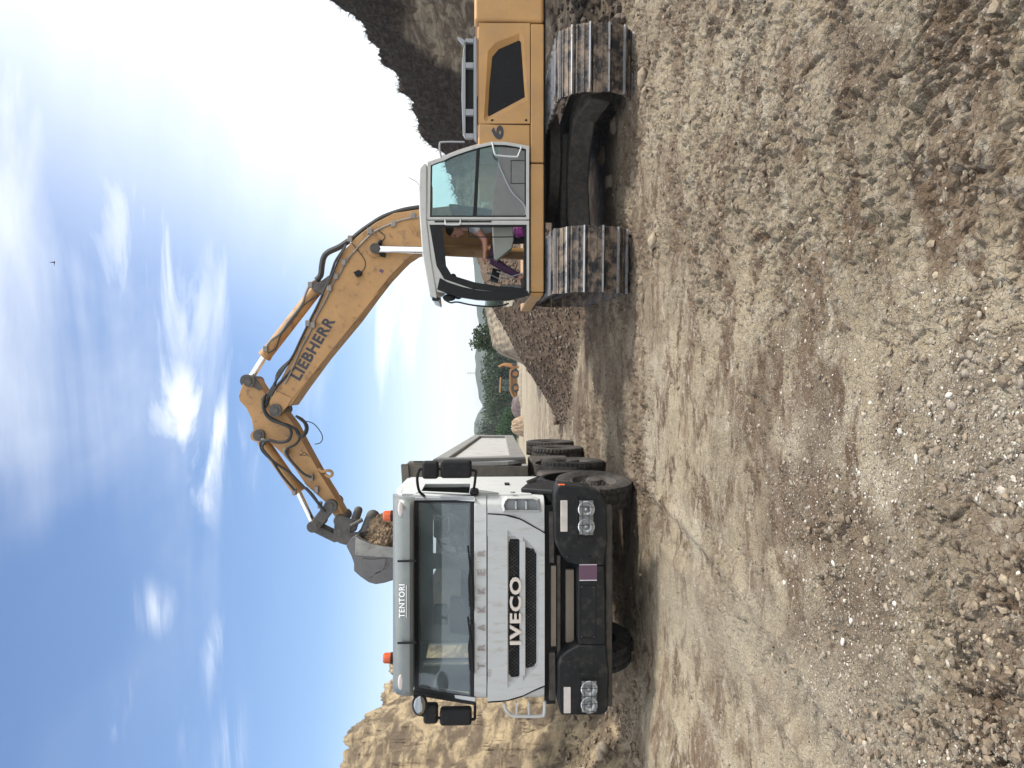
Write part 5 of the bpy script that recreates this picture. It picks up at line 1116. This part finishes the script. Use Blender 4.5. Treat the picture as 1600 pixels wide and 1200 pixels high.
# ------------------------------------------------------------------ the operator
def person(Y):
    P = lambda x, y, dy=0.0: W(x, y, Y + dy)
    J = {}; E = []
    def j(n, p, r): J[n] = (Vector(p), r); return n
    j('pelvis', P(783, 346), .135); j('waist', P(768, 349), .125); j('chest', P(748, 352), .145); j('neckb', P(732, 353), .075); j('neck', P(726, 355), .055)
    E += [('pelvis', 'waist'), ('waist', 'chest'), ('chest', 'neckb'), ('neckb', 'neck')]
    for s, n in ((-1, 'l'), (1, 'r')):
        d = .20 * s
        j('sh' + n, P(741, 352, d * .85), .068); j('up' + n, P(748, 362, d * 1.1), .052); j('el' + n, P(757, 375, d * 1.2), .042); j('fa' + n, P(758, 388, d * 1.15), .036); j('wr' + n, P(757, 398, d * 1.1), .026)
        j('pa' + n, P(757, 403, d * 1.1), .028)
        E += [('neckb', 'sh' + n), ('sh' + n, 'up' + n), ('up' + n, 'el' + n), ('el' + n, 'fa' + n), ('fa' + n, 'wr' + n), ('wr' + n, 'pa' + n)]
        for k, (a, b, c_) in enumerate((((755.5, 407.5), (758.5, 410.5), -.030), ((755, 408.5), (759, 411), -.010), ((755, 408), (759, 410.5), .010), ((756, 407), (759, 409), .028))):
            j('f%d' % k + n, P(a[0], a[1], d * 1.1 + c_), .010); j('g%d' % k + n, P(b[0], b[1], d * 1.1 + c_), .008); E += [('pa' + n, 'f%d' % k + n), ('f%d' % k + n, 'g%d' % k + n)]
        j('t1' + n, P(754, 404, d * 1.1 - .03 * s), .011); j('t2' + n, P(756.5, 408, d * 1.1 - .035 * s), .009); E += [('wr' + n, 't1' + n), ('t1' + n, 't2' + n)]
        hd = .10 * s
        j('hip' + n, P(785, 352, hd), .10); j('th' + n, P(777, 382, hd * 1.3), .085); j('kn' + n, P(769, 406, hd * 1.6), .064); j('sh_' + n, P(788, 419, hd * 1.6), .058); j('an' + n, P(810, 431, hd * 1.6), .042); j('fo' + n, P(817, 434, hd * 1.6), .045); j('to' + n, P(818, 447, hd * 1.7), .036)
        E += [('pelvis', 'hip' + n), ('hip' + n, 'th' + n), ('th' + n, 'kn' + n), ('kn' + n, 'sh_' + n), ('sh_' + n, 'an' + n), ('an' + n, 'fo' + n), ('fo' + n, 'to' + n)]
    mb = MB()
    for a, b in E:
        (p, r), (q, s_) = J[a], J[b]
        mb.tube([p, p.lerp(q, .5), q], [r, (r + s_) / 2 * .98, s_], 14); mb.ball(p, r, 14, 8); mb.ball(q, s_, 14, 8)
    hc = P(711, 359); fwd = Vector((-1, 0, -.25)).normalized(); up = Vector((-.25, 0, 1)).normalized()
    mb.ball(hc + up * .025, (.098, .076, .098), 18, 12); mb.ball(hc + fwd * .035 - up * .035, (.066, .060, .072), 16, 10)      # skull, jaw
    mb.tube([hc + fwd * .092 + up * .02, hc + fwd * .112 - up * .018, hc + fwd * .095 - up * .026], [.010, .015, .012], 8)        # nose
    mb.tube([hc + fwd * .088 - up * .055 - Vector((0, .02, 0)), hc + fwd * .096 - up * .055, hc + fwd * .088 - up * .055 + Vector((0, .02, 0))], .008, 6)
    mb.ball(hc + fwd * .075 - up * .09, .022, 8, 6); mb.tube([hc + fwd * .083 + up * .035 - Vector((0, .03, 0)), hc + fwd * .083 + up * .035 + Vector((0, .03, 0))], .011, 6)
    for s in (-1, 1): mb.ball(hc - fwd * .01 + Vector((0, s * .076, 0)) - up * .01, (.018, .010, .030), 8, 6)
    loc = P(783, 346)
    o = build(mb, 'tmp_person', M['skin'], None, loc=tuple(loc), ang=180)
    rm = o.modifiers.new('r', 'REMESH'); rm.mode = 'VOXEL'; rm.voxel_size = .0075; rm.use_smooth_shade = True
    sm_ = o.modifiers.new('s', 'SMOOTH'); sm_.iterations = 3; sm_.factor = .5
    bpy.context.view_layer.update()
    me = bpy.data.meshes.new_from_object(o.evaluated_get(bpy.context.evaluated_depsgraph_get())); bpy.data.objects.remove(o)
    me.name = 'person'; me.materials.clear()
    for m_ in ('skin', 'shirt', 'trousers', 'boot'): me.materials.append(M[m_])
    segs = [(J[a][0] - loc, J[b][0] - loc, (3 if a[:2] == 'fo' or b[:2] == 'fo' and False else 2 if a[:3] in ('hip', 'sh_') or a[:2] in ('th', 'kn') or b[:3] == 'hip' else 1 if a in ('waist', 'chest', 'pelvis') or a[:2] == 'sh' or b[:2] == 'sh' else 0)) for a, b in E]
    segs += [(hc - loc + up * .03, hc - loc - up * .06, 0)]
    C = np.zeros(len(me.polygons) * 3); me.polygons.foreach_get('center', C); C = C.reshape(-1, 3); best = np.full(len(C), 9.0); mi = np.zeros(len(C), int)
    for a, b, m_ in segs:
        a, b = np.array(a), np.array(b); d = b - a; t = np.clip(((C - a) @ d) / (d @ d), 0, 1); ds_ = np.linalg.norm(C - a - t[:, None] * d, axis=1); w_ = ds_ < best; best = np.where(w_, ds_, best); mi = np.where(w_, m_, mi)
    me.polygons.foreach_set('material_index', mi.astype(np.int32)); me.polygons.foreach_set('use_smooth', [True] * len(me.polygons))
    o = bpy.data.objects.new('person', me); COL.objects.link(o); o.location = loc; ORG[o.name] = Vector(loc)
    tag(o, 'operator in grey-white shirt and purple trousers seated in the excavator cab', 'person')
    hm = MB().ball(hc + up * .042 - fwd * .014, (.100, .082, .088), 18, 12)
    build(hm, 'hair', M['hair'], o, ang=180)
    for s in (-1, 1): build(MB().ball(hc + fwd * .089 + up * .018 + Vector((0, s * .03, 0)), .010, 8, 6), 'eye', M['hair'], o)
    return o
person(EY + .50)
bg_ = MB().ball(W(811, 361, EY + .2), (.09, .12, .10), 22, 14); V = np.array(bg_.v); c_ = np.array(W(811, 361, EY + .2)); V = c_ + (V - c_) * (1 + .7 * (fbm(V[:, 0] * 14, V[:, 2] * 14 + V[:, 1] * 6, 4, 3) - .5))[:, None]; bg_.v = V.tolist()
tag(build(bg_, 'plastic_bag', M['purplebag'], None, loc=tuple(W(811, 361, EY + .2)), ang=180), 'crumpled purple bag tucked beside the seat in the excavator cab', 'bag')
rg = MB().ball(W(757, 449, EY + .3), (.05, .09, .15), 16, 12); V = np.array(rg.v); c_ = np.array(W(757, 449, EY + .3)); V = c_ + (V - c_) * (1 + 1.1 * (fbm(V[:, 0] * 16, V[:, 2] * 16 + V[:, 1] * 9, 4, 13) - .5))[:, None]; rg.v = V.tolist()
tag(build(rg, 'rag', M['cloth'], None, loc=tuple(W(757, 449, EY + .3)), ang=180), 'blue and white rag stuffed behind the front bar of the excavator cab', 'rag')

# ------------------------------------------------------------------ stones and clods
def ico(sub):
    import bmesh
    b = bmesh.new(); bmesh.ops.create_icosphere(b, subdivisions=sub, radius=1); v = np.array([p.co[:] for p in b.verts]); f = np.array([[q.index for q in p.verts] for p in b.faces]); b.free(); return v, f
ICO = {1: ico(1), 2: ico(2), 3: ico(3)}
def stone_material(name, a, b_, white):
    m = bpy.data.materials.new(name); m.use_nodes = True; nt = m.node_tree; L = nt.links.new; p = nt.nodes['Principled BSDF']; p.inputs['Roughness'].default_value = .85
    at = nn(nt, 'ShaderNodeAttribute', attribute_name='tint'); cr = nn(nt, 'ShaderNodeValToRGB'); L(at.outputs['Fac'], cr.inputs[0])
    e = cr.color_ramp.elements; e[0].color = (*a, 1); e[1].color = (*white, 1); e[0].position = 0; e[1].position = 1; k = e.new(.82); k.color = (*b_, 1)
    tc = nn(nt, 'ShaderNodeTexCoord'); n = nn(nt, 'ShaderNodeTexNoise'); L(tc.outputs['Object'], n.inputs['Vector']); n.inputs['Scale'].default_value = 55; n.inputs['Detail'].default_value = 6
    mr = nn(nt, 'ShaderNodeMapRange'); L(n.outputs['Fac'], mr.inputs[0]); mr.inputs[1].default_value = .3; mr.inputs[2].default_value = .7; mr.inputs[3].default_value = .68; mr.inputs[4].default_value = 1.15
    mx = nn(nt, 'ShaderNodeMix', data_type='RGBA', blend_type='MULTIPLY'); mx.inputs[0].default_value = 1; L(cr.outputs[0], mx.inputs[6]); L(mr.outputs[0], mx.inputs[7]); L(mx.outputs[2], p.inputs['Base Color'])
    bp = nn(nt, 'ShaderNodeBump'); bp.inputs['Strength'].default_value = .7; bp.inputs['Distance'].default_value = .01; L(n.outputs['Fac'], bp.inputs['Height']); L(bp.outputs[0], p.inputs['Normal']); return m
STONE = stone_material('pebble_stone', (.15, .125, .10), (.34, .29, .225), (.60, .57, .51)); CLOD2 = stone_material('dark_clod', (.06, .043, .032), (.13, .095, .07), (.26, .21, .165)); CLOD = stone_material('clay_clod', (.13, .095, .065), (.25, .195, .135), (.34, .28, .20))
# height sampled from the finished ground mesh
_ys = GY[:, 0]; 
def zmesh(x, y):
    x, y = np.atleast_1d(x), np.atleast_1d(y); r = np.clip(np.searchsorted(_ys, y), 1, len(_ys) - 1); out = np.empty(len(x))
    for k in range(len(x)):
        row = GX[r[k]]; out[k] = np.interp(x[k], row, GZ[r[k]]); z0 = np.interp(x[k], GX[r[k] - 1], GZ[r[k] - 1]); t = (y[k] - _ys[r[k] - 1]) / (_ys[r[k]] - _ys[r[k] - 1]); out[k] = z0 * (1 - t) + out[k] * t
    return out
def scatter(name, label, m, x, y, r, flat, rough, sub, sink=.25):
    z = zmesh(x, y); v0, f0 = ICO[sub]; n = len(x); nv = len(v0)
    ang = rng.uniform(0, 6.28, n); sc = np.stack([r * rng.uniform(.75, 1.35, n), r * rng.uniform(.65, 1.1, n), r * flat * rng.uniform(.7, 1.2, n)], -1)
    V = v0[None] * (1 + rough * (rng.random((n, nv, 1)) - .5)) * sc[:, None, :]
    tl = rng.uniform(-.45, .45, n); cz, sz = np.cos(ang)[:, None], np.sin(ang)[:, None]; ct, st_ = np.cos(tl)[:, None], np.sin(tl)[:, None]
    X1, Y1, Z1 = V[..., 0], V[..., 1] * ct - V[..., 2] * st_, V[..., 1] * st_ + V[..., 2] * ct
    P_ = np.stack([X1 * cz - Y1 * sz + x[:, None], X1 * sz + Y1 * cz + y[:, None], Z1 + (z + sc[:, 2] * (1 - 2 * sink))[:, None]], -1).reshape(-1, 3)
    F = (f0[None] + (np.arange(n) * nv)[:, None, None]).reshape(-1, 3)
    me = bpy.data.meshes.new(name); me.vertices.add(len(P_)); me.vertices.foreach_set('co', P_.astype(np.float32).ravel()); me.loops.add(F.size); me.loops.foreach_set('vertex_index', F.ravel().astype(np.int32)); me.polygons.add(len(F))
    me.polygons.foreach_set('loop_start', np.arange(0, F.size, 3, dtype=np.int32)); me.polygons.foreach_set('use_smooth', np.full(len(F), sub > 1)); me.update(calc_edges=True)
    a = me.attributes.new('tint', 'FLOAT', 'POINT'); a.data.foreach_set('value', np.repeat(rng.random(n) ** 1.2, nv).astype(np.float32)); me.materials.append(m)
    o = bpy.data.objects.new(name, me); COL.objects.link(o); tag(o, label, None, None, 'stuff'); return o
def px_points(n, gate, ymax=9.5, xr=None):
    """random spots on the ground, thinned by a gate on (X, Y)"""
    xs, ys = [], []; tot = 0
    while tot < n:
        v = 1 / rng.uniform(1 / ymax, 1 / 1.9, 60000) ; y = v; x = rng.uniform(-.66, .66, 60000) * y; g = rng.random(60000) < gate(x, y); xs.append(x[g]); ys.append(y[g]); tot += g.sum()
    return np.concatenate(xs)[:n], np.concatenate(ys)[:n]
def g_gravel(x, y):
    zone = ss(4.6, 3.2, y + x * .9) * ss(.35, -.5, x) + .9 * np.exp(-((x + 1.4) ** 2 / 2.2 + (y - 3.3) ** 2 / 2.0)) + .5 * np.exp(-((x - .2) ** 2 / .5 + (y - 4.6) ** 2 / .4))
    nz = ss(.44, .60, fbm(x * 1.15 + 2, y * .8 + 4, 4, 301)); return np.clip(zone, 0, 1) * (.10 + nz) + .006 * nz
x, y = px_points(15000, g_gravel); r = .0028 + .0062 * rng.random(len(x)) ** 3 + (rng.random(len(x)) < .02) * rng.uniform(.003, .010, len(x)); scatter('gravel', 'small pale pebbles strewn over the clay near the camera', STONE, x, y, r, .55, .55, 1, .35)
x, y = px_points(650, g_gravel, 6); scatter('gravel', 'larger stones bedded in the gravelly clay', STONE, x, y, .008 + .013 * rng.random(650) ** 2.6, .5, .22, 2, .45)
def g_clod(x, y): return .05 + ss(.50, .66, fbm(x * .55 + 3.1, y * .42 + 1.2, 4, 111)) + .5 * ss(8.0, 9.3, y)
x, y = px_points(4200, g_clod, 12.5); k = (macro(x, y)[1] | macro(x, y)[2]); x, y = x[~k], y[~k]; scatter('clay_clods', 'crumbs and lumps of dry clay scattered over the ground', CLOD, x, y, .006 + .02 * rng.random(len(x)) ** 3, .7, .5, 1, .35)
# loose lumps on the soil slope and at the bank feet
x = rng.uniform(-1.6, 3.2, 9000); y = rng.uniform(12.6, 17.5, 9000); mk = macro(x, y); k = mk[2] | (mk[4] > .05); x, y = x[k], y[k]; scatter('clay_clods', 'loose earth lumps covering the brown slope', CLOD2, x, y, .008 + .034 * rng.random(len(x)) ** 4, .75, .55, 1, .3)
x = rng.uniform(-5.6, -4.2, 1100); y = rng.uniform(6.8, 11, 1100); scatter('clay_clods', 'broken earth lumps on the left bank and at its foot', CLOD, x, y, .010 + .045 * rng.random(len(x)) ** 3.2, .8, .6, 1, .35)
x = rng.uniform(4.3, 8.6, 1500); y = rng.uniform(9.2, 14, 1500); scatter('clay_clods', 'broken earth lumps below the tail of the excavator', CLOD2, x, y, .015 + .10 * rng.random(len(x)) ** 3, .8, .6, 1, .3)
def rock(x, y, r, label, m=CLOD, tint=.7, fl=.7, seed=1, name='earth_clod', cat='clod', grp=None):
    v0, f0 = ICO[3]; wf = worley(v0[:, 0] * 1.5 + seed + v0[:, 2] * .7, v0[:, 1] * 1.5 + v0[:, 2] * 1.1, seed); v = v0 * (.8 + .8 * (fbm(v0[:, 0] * 2.4 + seed * 3, v0[:, 1] * 2.4 + v0[:, 2] * 2, 5, seed, .6) - .5) + .3 * wf[0])[:, None] * np.array([r * 1.25, r, r * fl]); z = float(zmesh(x, y)[0]) + r * fl * .45
    me = bpy.data.meshes.new(name); me.from_pydata(v.tolist(), [], f0.tolist()); me.polygons.foreach_set('use_smooth', [True] * len(f0)); a = me.attributes.new('tint', 'FLOAT', 'POINT'); a.data.foreach_set('value', [tint] * len(v)); me.materials.append(m)
    o = bpy.data.objects.new(name, me); COL.objects.link(o); o.location = (x, y, z); o.rotation_euler = (0, 0, seed * 1.3); tag(o, label, cat, grp)
def gpos(xi, yi, z0=0.0):
    a = W(xi, yi, 1.0) - Vector((0, 0, HCAM)); t = (z0 - HCAM) / a.z; return a.x * t, t
for k, (xi, yi, r, lb, tn_) in enumerate([
    (1008, 122, .10, 'flat grey clod lying just in front of the right hand track', .8), (1010, 144, .07, 'smaller split clod beside the flat one at the right track', .6), (1022, 378, .085, 'pale rounded clod on the ground in front of the nearer left track', .95),
    (1018, 392, .05, 'small clod touching the pale one before the left track', .7), (1000, 440, .07, 'brown clod by the corner of the left track', .5), (1004, 465, .05, 'low crumbly clod just past the left track corner', .4),
    (944, 245, .15, 'large broken clay slab under the excavator between its tracks', .4), (955, 285, .11, 'cracked clay block under the excavator nearest the left track', .35), (962, 195, .12, 'clay lump wedged against the inner side of the right track', .45),
    (872, 655, .16, 'dark damp boulder at the foot of the brown soil slope', .02), (868, 640, .13, 'dark red-brown lump beside the damp boulder', .1)]):
    gx, gy = gpos(xi, yi); rock(gx, gy, r, lb, CLOD, tn_, .6, k + 2)
rock(*(-5.02, 9.6), .13, 'pale sunlit clod sitting in the shade on the left bank', CLOD, 1.0, .8, 31)

# roots and dry grass hanging over the edge of the right bank
gm_ = mat('dry_root', (.06, .05, .035), .9, var=.3); mb = MB(); cols_ = [c for c in range(0, GX.shape[1]) if True]
vis = []
for c in range(0, GX.shape[1], 2):
    rr_ = np.where((GY[:, c] > 14) & (GY[:, c] < 26) & (GX[:, c] > 4.2) & (GX[:, c] < 13))[0]
    if len(rr_): 
        el_ = (GZ[rr_, c] - HCAM) / GY[rr_, c]; k = rr_[np.argmax(el_)]; vis.append((GX[k, c], GY[k, c], GZ[k, c]))
for _ in range(900):
    x, y, z = random.choice(vis); l = random.uniform(.06, .28) * (1 + (random.random() < .1)); a = random.uniform(-1.2, 1.0); p = Vector((x + random.uniform(-.05, .05), y, z - .04)); d = Vector((math.sin(a), random.uniform(-.5, .3), math.cos(a))); 
    mb.tube([p, p + d * l * .5, p + d * l + Vector((random.uniform(-.06, .06), 0, -l * .3))], [.006, .004, .0015], 3)
tag(build(mb, 'roots_and_grass', gm_, None), 'dry roots and grass fringing the top of the dark bank', None, None, 'stuff')

# ------------------------------------------------------------------ far away: trees, hills, backhoe loader
def leaf_mat(name, a, b_):
    m = mat(name, a, .7, var=.35, scale=1.2, col2=b_, spec=.2); return m
LEAF = leaf_mat('tree_leaves', (.022, .040, .016), (.05, .075, .032)); LEAF2 = leaf_mat('hedge_leaves', (.018, .05, .012), (.035, .09, .02)); LEAF3 = leaf_mat('grey_leaves', (.045, .06, .04), (.08, .10, .068)); BARK = mat('bark', (.10, .08, .06), .9)
def leaves(mb, c, rad, n, s, hole=.0, seed=0):
    c = np.array(c); g = np.random.default_rng(seed)
    d = g.normal(size=(n * 2, 3)); d /= np.linalg.norm(d, axis=1)[:, None]; rr = g.random(n * 2) ** .45; f = fbm(d[:, 0] * 2.2 + seed, d[:, 1] * 2.2 + d[:, 2] * 2.2, 3, seed); p = c + d * (rr * (.6 + .8 * f))[:, None] * np.array(rad)
    keep = fbm(p[:, 0] * 1.6 / max(rad[0] * .5, .3) + seed, p[:, 2] * 1.6 / max(rad[2] * .5, .3), 3, seed + 5) > .36 + hole; p = p[keep][:n]
    for q in p:
        a = g.normal(size=3); a /= np.linalg.norm(a); b = np.cross(a, g.normal(size=3)); b /= np.linalg.norm(b); ss_ = s * g.uniform(.6, 1.5)
        mb.add([q - a * ss_, q + b * ss_ * .7, q + a * ss_, q - b * ss_ * .7], [(0, 1, 2, 3)])
def tree(name, label, cat, base, h, rad, n, s, lm, lobes=6, seed=1, trunk=True, parent_thing=True):
    t = thing(name, label, cat, base); rnd = random.Random(seed); b = Vector(base)
    cm = MB()
    for k in range(lobes):
        o = Vector((rnd.uniform(-.55, .55) * rad[0], rnd.uniform(-.5, .5) * rad[1], rnd.uniform(-.5, .6) * rad[2])); leaves(cm, b + Vector((0, 0, h - rad[2])) + o, (rad[0] * .55, rad[1] * .55, rad[2] * .5), n // lobes, s, .0, seed * 7 + k)
    build(cm, 'crown', lm, t, ang=180)
    tk = MB().tube([b, b + Vector((.1, 0, h * .35)), b + Vector((-.05, 0, h * .75))], [.16 * h / 5, .11 * h / 5, .03], 8)
    for k in range(4): a = k * 1.6; tk.tube([b + Vector((0.05, 0, h * .35)), b + Vector((math.cos(a) * rad[0] * .5, math.sin(a) * rad[1] * .5, h * .7))], [.06 * h / 5, .015], 6)
    build(tk, 'trunk', BARK, t); return t
def zb_(Y): return float(macro(np.array([0.0]), np.array([float(Y)]))[0][0])
x0 = W(765, 528, 58); tree('tree', 'single dark green tree standing on the crest behind the soil slope', 'tree', (x0.x, 58, zb_(58)), W(731, 528, 58).z - zb_(58), (1.25, 1.2, 1.5), 2600, .085, LEAF, 7, 3)
x0 = W(765, 505, 60); tree('bush', 'paler bush to the right of the single tree on the crest', 'bush', (x0.x, 60, zb_(60)), W(748, 505, 60).z - zb_(60), (1.5, 1.2, 1.0), 1600, .08, LEAF3, 5, 8)
x0 = W(765, 665, 128); tree('eucalyptus', 'tall grey-green airy tree just above the dump body rail', 'tree', (x0.x, 128, zb_(128)), W(744, 665, 128).z - zb_(128), (2.6, 2.4, 3.0), 2200, .13, LEAF3, 8, 11)
x0 = W(765, 632, 122); tree('tree', 'broad dark tree behind the rubble pile beyond the loader', 'tree', (x0.x, 122, zb_(122)), W(757, 632, 122).z - zb_(122), (3.2, 2.5, 2.6), 2600, .13, LEAF, 8, 14)
# the wood behind reads as one mass
wm = MB(); rnd = random.Random(5)
for k in range(110):
    Y = rnd.uniform(125, 210); u = rnd.uniform(440, 730); X = (u - 600) / FPX * Y; top = rnd.uniform(752, 776) + (6 if u > 640 else 0); zt_ = HCAM + (755 - top) / FPX * Y; g0 = zb_(Y); hh = zt_ - g0
    leaves(wm, (X, Y, g0 + hh * .62), (rnd.uniform(2, 3.6), 2.2, hh * .42), 520, .24, -.12, k + 100); leaves(wm, (X, Y, g0 + hh * .2), (3.2, 2, hh * .3), 160, .24, 0, k + 300)
tag(build(wm, 'woodland', LEAF, None, ang=180), 'belt of dark green trees across the far end of the site', None, None, 'stuff')
hm_ = MB(); a, b = W(775, 683, 112), W(806, 640, 112)
for k in range(16):
    t = k / 15; cx = a.x + (b.x - a.x) * t; tp_ = 775 + 14 * t ** 1.5; zz = W(tp_, 660, 112).z; g0 = zb_(112); leaves(hm_, (cx, 112 + (k % 3) * .3, (zz + g0) / 2), (.55, .9, (zz - g0) * .55), 420, .10, -.3, k + 500)
hg = build(hm_, 'hedge', LEAF2, None, loc=((a.x + b.x) / 2, 112, zb_(112)), ang=180); tag(hg, 'bright green clipped hedge behind the earth heaps', 'hedge')
# hills on the skyline
def ridge(name, label, Y, pts, m, seed, amp):
    us = np.linspace(pts[0][0], pts[-1][0], 260); vv = np.interp(us, [p[0] for p in pts], [p[1] for p in pts]); X_ = (us - 600) / FPX * Y; Zc_ = HCAM + (755 - vv) / FPX * Y + amp * (fbm(us * .12, us * 0 + seed, 5, seed) - .5)
    mb = MB(); nr = 26; ix = np.arange(nr * 260).reshape(nr, 260); V = []
    for r_ in range(nr):
        t = r_ / (nr - 1) * 1.6; prof_ = np.where(t < 1, t, 2 - t) ; yy = Y + (t - 1) * Y * .22; zz = -8 + (Zc_ + 8) * (math.sin(prof_ * math.pi / 2) ** 1.2) + amp * .5 * (fbm(us * .3 + r_, us * 0 + r_ * .7, 4, seed + 2) - .5) * (prof_ < .98)
        V += list(zip(X_ , np.full(260, yy), zz))
    mb.add(V, np.stack([ix[:-1, :-1], ix[:-1, 1:], ix[1:, 1:], ix[1:, :-1]], -1).reshape(-1, 4).tolist()); o = build(mb, name, m, None, ang=180); tag(o, label, None, None, 'structure')
HILL = mat('wooded_hill', (.028, .042, .026), .95, var=.5, scale=.06, col2=(.06, .07, .045)); HILL.node_tree.nodes['Principled BSDF'].inputs['Specular IOR Level'].default_value = 0
ridge('hills', 'blue-green wooded hills on the skyline', 900, [(-900, 752), (300, 748), (470, 744), (520, 742), (545, 742), (556, 750), (566, 756), (580, 748), (600, 745), (640, 742), (655, 744), (668, 752), (690, 750), (705, 747), (740, 742), (800, 740), (1000, 744), (2400, 750)], HILL, 3, 5)
# lattice mast on the hill
mp_ = W(738, 583, 880); mt_ = MB(); b0 = Vector((mp_.x, 880, mp_.z - 14)); 
for dx, dy in ((-1, -1), (1, -1), (1, 1), (-1, 1)): mt_.tube([b0 + Vector((dx * 1.2, dy * 1.2, 0)), b0 + Vector((dx * .25, dy * .25, 21))], .14, 4)
for k in range(7): z_ = k * 3; w_ = 1.2 - .95 * z_ / 21; mt_.tube([b0 + Vector((-w_, -w_, z_)), b0 + Vector((w_ * .85, -w_ * .85, z_ + 3))], .1, 4)
for z_ in (16, 19): mt_.tube([b0 + Vector((-3, 0, z_)), b0 + Vector((3, 0, z_))], .14, 4)
tag(build(mt_, 'power_pylon', M['pipe'], None, loc=tuple(b0)), 'faint lattice power pylon on the wooded skyline', 'pylon')
# mounds near the loader
soil_lump('rubble_pile', 'purplish rubble pile in front of the distant backhoe loader', (W(800, 655, 98).x, 96.5, zb_(98) - .1), (W(800, 617, 98).x, 99.5, zb_(98) - .1), 1.25, mat('rubble', (.12, .09, .082), .9, var=.4, scale=3), seed=4)
soil_lump('earth_heap', 'tan earth heap next to the dump body in the distance', (W(800, 682, 74).x, 72.5, zb_(74) - .1), (W(800, 650, 74).x, 76, zb_(74) - .1), 1.25, mat('tan_earth', (.25, .18, .115), .9, var=.4, scale=3), seed=6)
soil_lump('earth_heap', 'low pale earth ridge in front of the backhoe loader', (W(800, 640, 84).x, 83, zb_(84) - .1), (W(800, 566, 84).x, 85, zb_(84) - .1), .45, mat('pale_earth', (.25, .20, .14), .9, var=.3, scale=3), seed=9)
# backhoe loader
LY = 104.0; bk = thing('backhoe_loader', 'orange backhoe loader parked in profile at the far end of the site', 'loader', tuple(W(811, 595, LY)))
OR = mat('loader_orange', (.34, .155, .04), .5, var=.1, dirt=(.3, .22, .14), dirt_amt=.3, scale=1.5)
def lb(pts, Y, d, name, m, **k): return build(MB().prism([W(x, y, Y) for x, y in pts], (0, d, 0)), name, m, bk, **k)
lb([(804, 574), (797, 577), (796, 594), (798, 596), (799, 618), (808, 618), (809, 600), (806, 590)], LY + .6, 1.1, 'body', OR, bevel=.05)
lb([(781.5, 589), (780.5, 613), (782.5, 613), (783.5, 589)], LY + .35, 1.6, 'roof', OR, bevel=.04)
for y_ in (591, 601, 611): lb([(783, y_), (783, y_ + 1), (798, y_ + 1), (798, y_)], LY + .4, .08, 'cab_post', M['black']); lb([(783, y_), (783, y_ + 1), (798, y_ + 1), (798, y_)], LY + 1.8, .08, 'cab_post', M['black'])
lb([(784, 592), (784, 611), (797, 611), (797, 592)], LY + .42, .02, 'cab_window', M['glass2']); lb([(796, 590), (796, 612), (799, 612), (799, 590)], LY + .3, 1.7, 'cab_base', OR)
for yc, r_ in ((584, .68), (606, .60)):
    for dy in (0.0, 1.9):
        c = W(812, yc, LY + dy); c.z += r_ - .0; wt = build(MB().lathe(c, (0, 1, 0), [(-.2, r_ * .6), (-.22, r_ * .95), (-.12, r_), (.12, r_), (.22, r_ * .95), (.2, r_ * .6)], 28), 'wheel', M['rubber'], bk); build(MB().lathe(c, (0, 1, 0), [(-.12, r_ * .62), (-.16, r_ * .55), (-.1, r_ * .3), (-.2, r_ * .2), (-.2, .01)], 24), 'rim', OR, wt)
for Y_ in (LY + .3, LY + 1.7): build(MB().tube([W(797, 606, Y_), W(799, 614, Y_), W(805, 624, Y_)], .14, 6).tube([W(802, 608, Y_), W(807, 620, Y_)], .09, 6), 'loader_arm', OR, bk)
lb([(802, 622), (807, 631), (811, 632), (812, 626), (808, 622)], LY + .1, 2.2, 'loader_bucket', M['steel'], bevel=.04)
build(MB().tube([W(806, 575, LY + 1.2), W(795, 571, LY + 1.2), W(786, 570, LY + 1.2), W(779, 573, LY + 1.2)], [.28, .25, .2, .14], 8).tube([W(779, 573, LY + 1.2), W(790, 568.5, LY + 1.2), W(800, 569, LY + 1.2)], [.14, .16, .1], 8), 'backhoe_boom', OR, bk)
lb([(799, 567), (806, 567), (808, 572), (801, 572)], LY + .9, .7, 'backhoe_bucket', M['steel'], bevel=.03); lb([(800, 573), (811, 572), (811, 575), (801, 576)], LY + .5, .15, 'stabilizer', OR)
# bird
bp_ = W(85, 410, 70); bd = MB(); bd.ball(bp_, (.16, .06, .05), 10, 6)
for s in (-1, 1): bd.prism([bp_ + Vector((.05, 0, 0)), bp_ + Vector((.02, s * .2, .1)), bp_ + Vector((-.08, s * .45, .22)), bp_ + Vector((-.07, s * .2, .08)), bp_ + Vector((-.06, 0, 0))], (0, 0, .01))
bd.prism([bp_ + Vector((-.14, -.01, 0)), bp_ + Vector((-.3, -.05, 0)), bp_ + Vector((-.3, .05, 0)), bp_ + Vector((-.14, .01, 0))], (0, 0, .01))
ob = build(bd, 'bird', M['black'], None, loc=tuple(bp_)); tag(ob, 'small dark bird gliding high in the clouded sky', 'bird')
# ------------------------------------------------------------------ air
hz = MB().box((-1500, -60, -14), (1500, 1350, 42)); vm = bpy.data.materials.new('haze_air'); vm.use_nodes = True; nt = vm.node_tree; nt.nodes.clear(); o_ = nn(nt, 'ShaderNodeOutputMaterial'); pv_ = nn(nt, 'ShaderNodeVolumePrincipled'); pv_.inputs['Density'].default_value = .00035; pv_.inputs['Color'].default_value = (.80, .88, .97, 1); nt.links.new(pv_.outputs[0], o_.inputs['Volume'])
tag(build(hz, 'haze', vm, None), 'pale summer haze over the far hills', None, None, 'stuff')
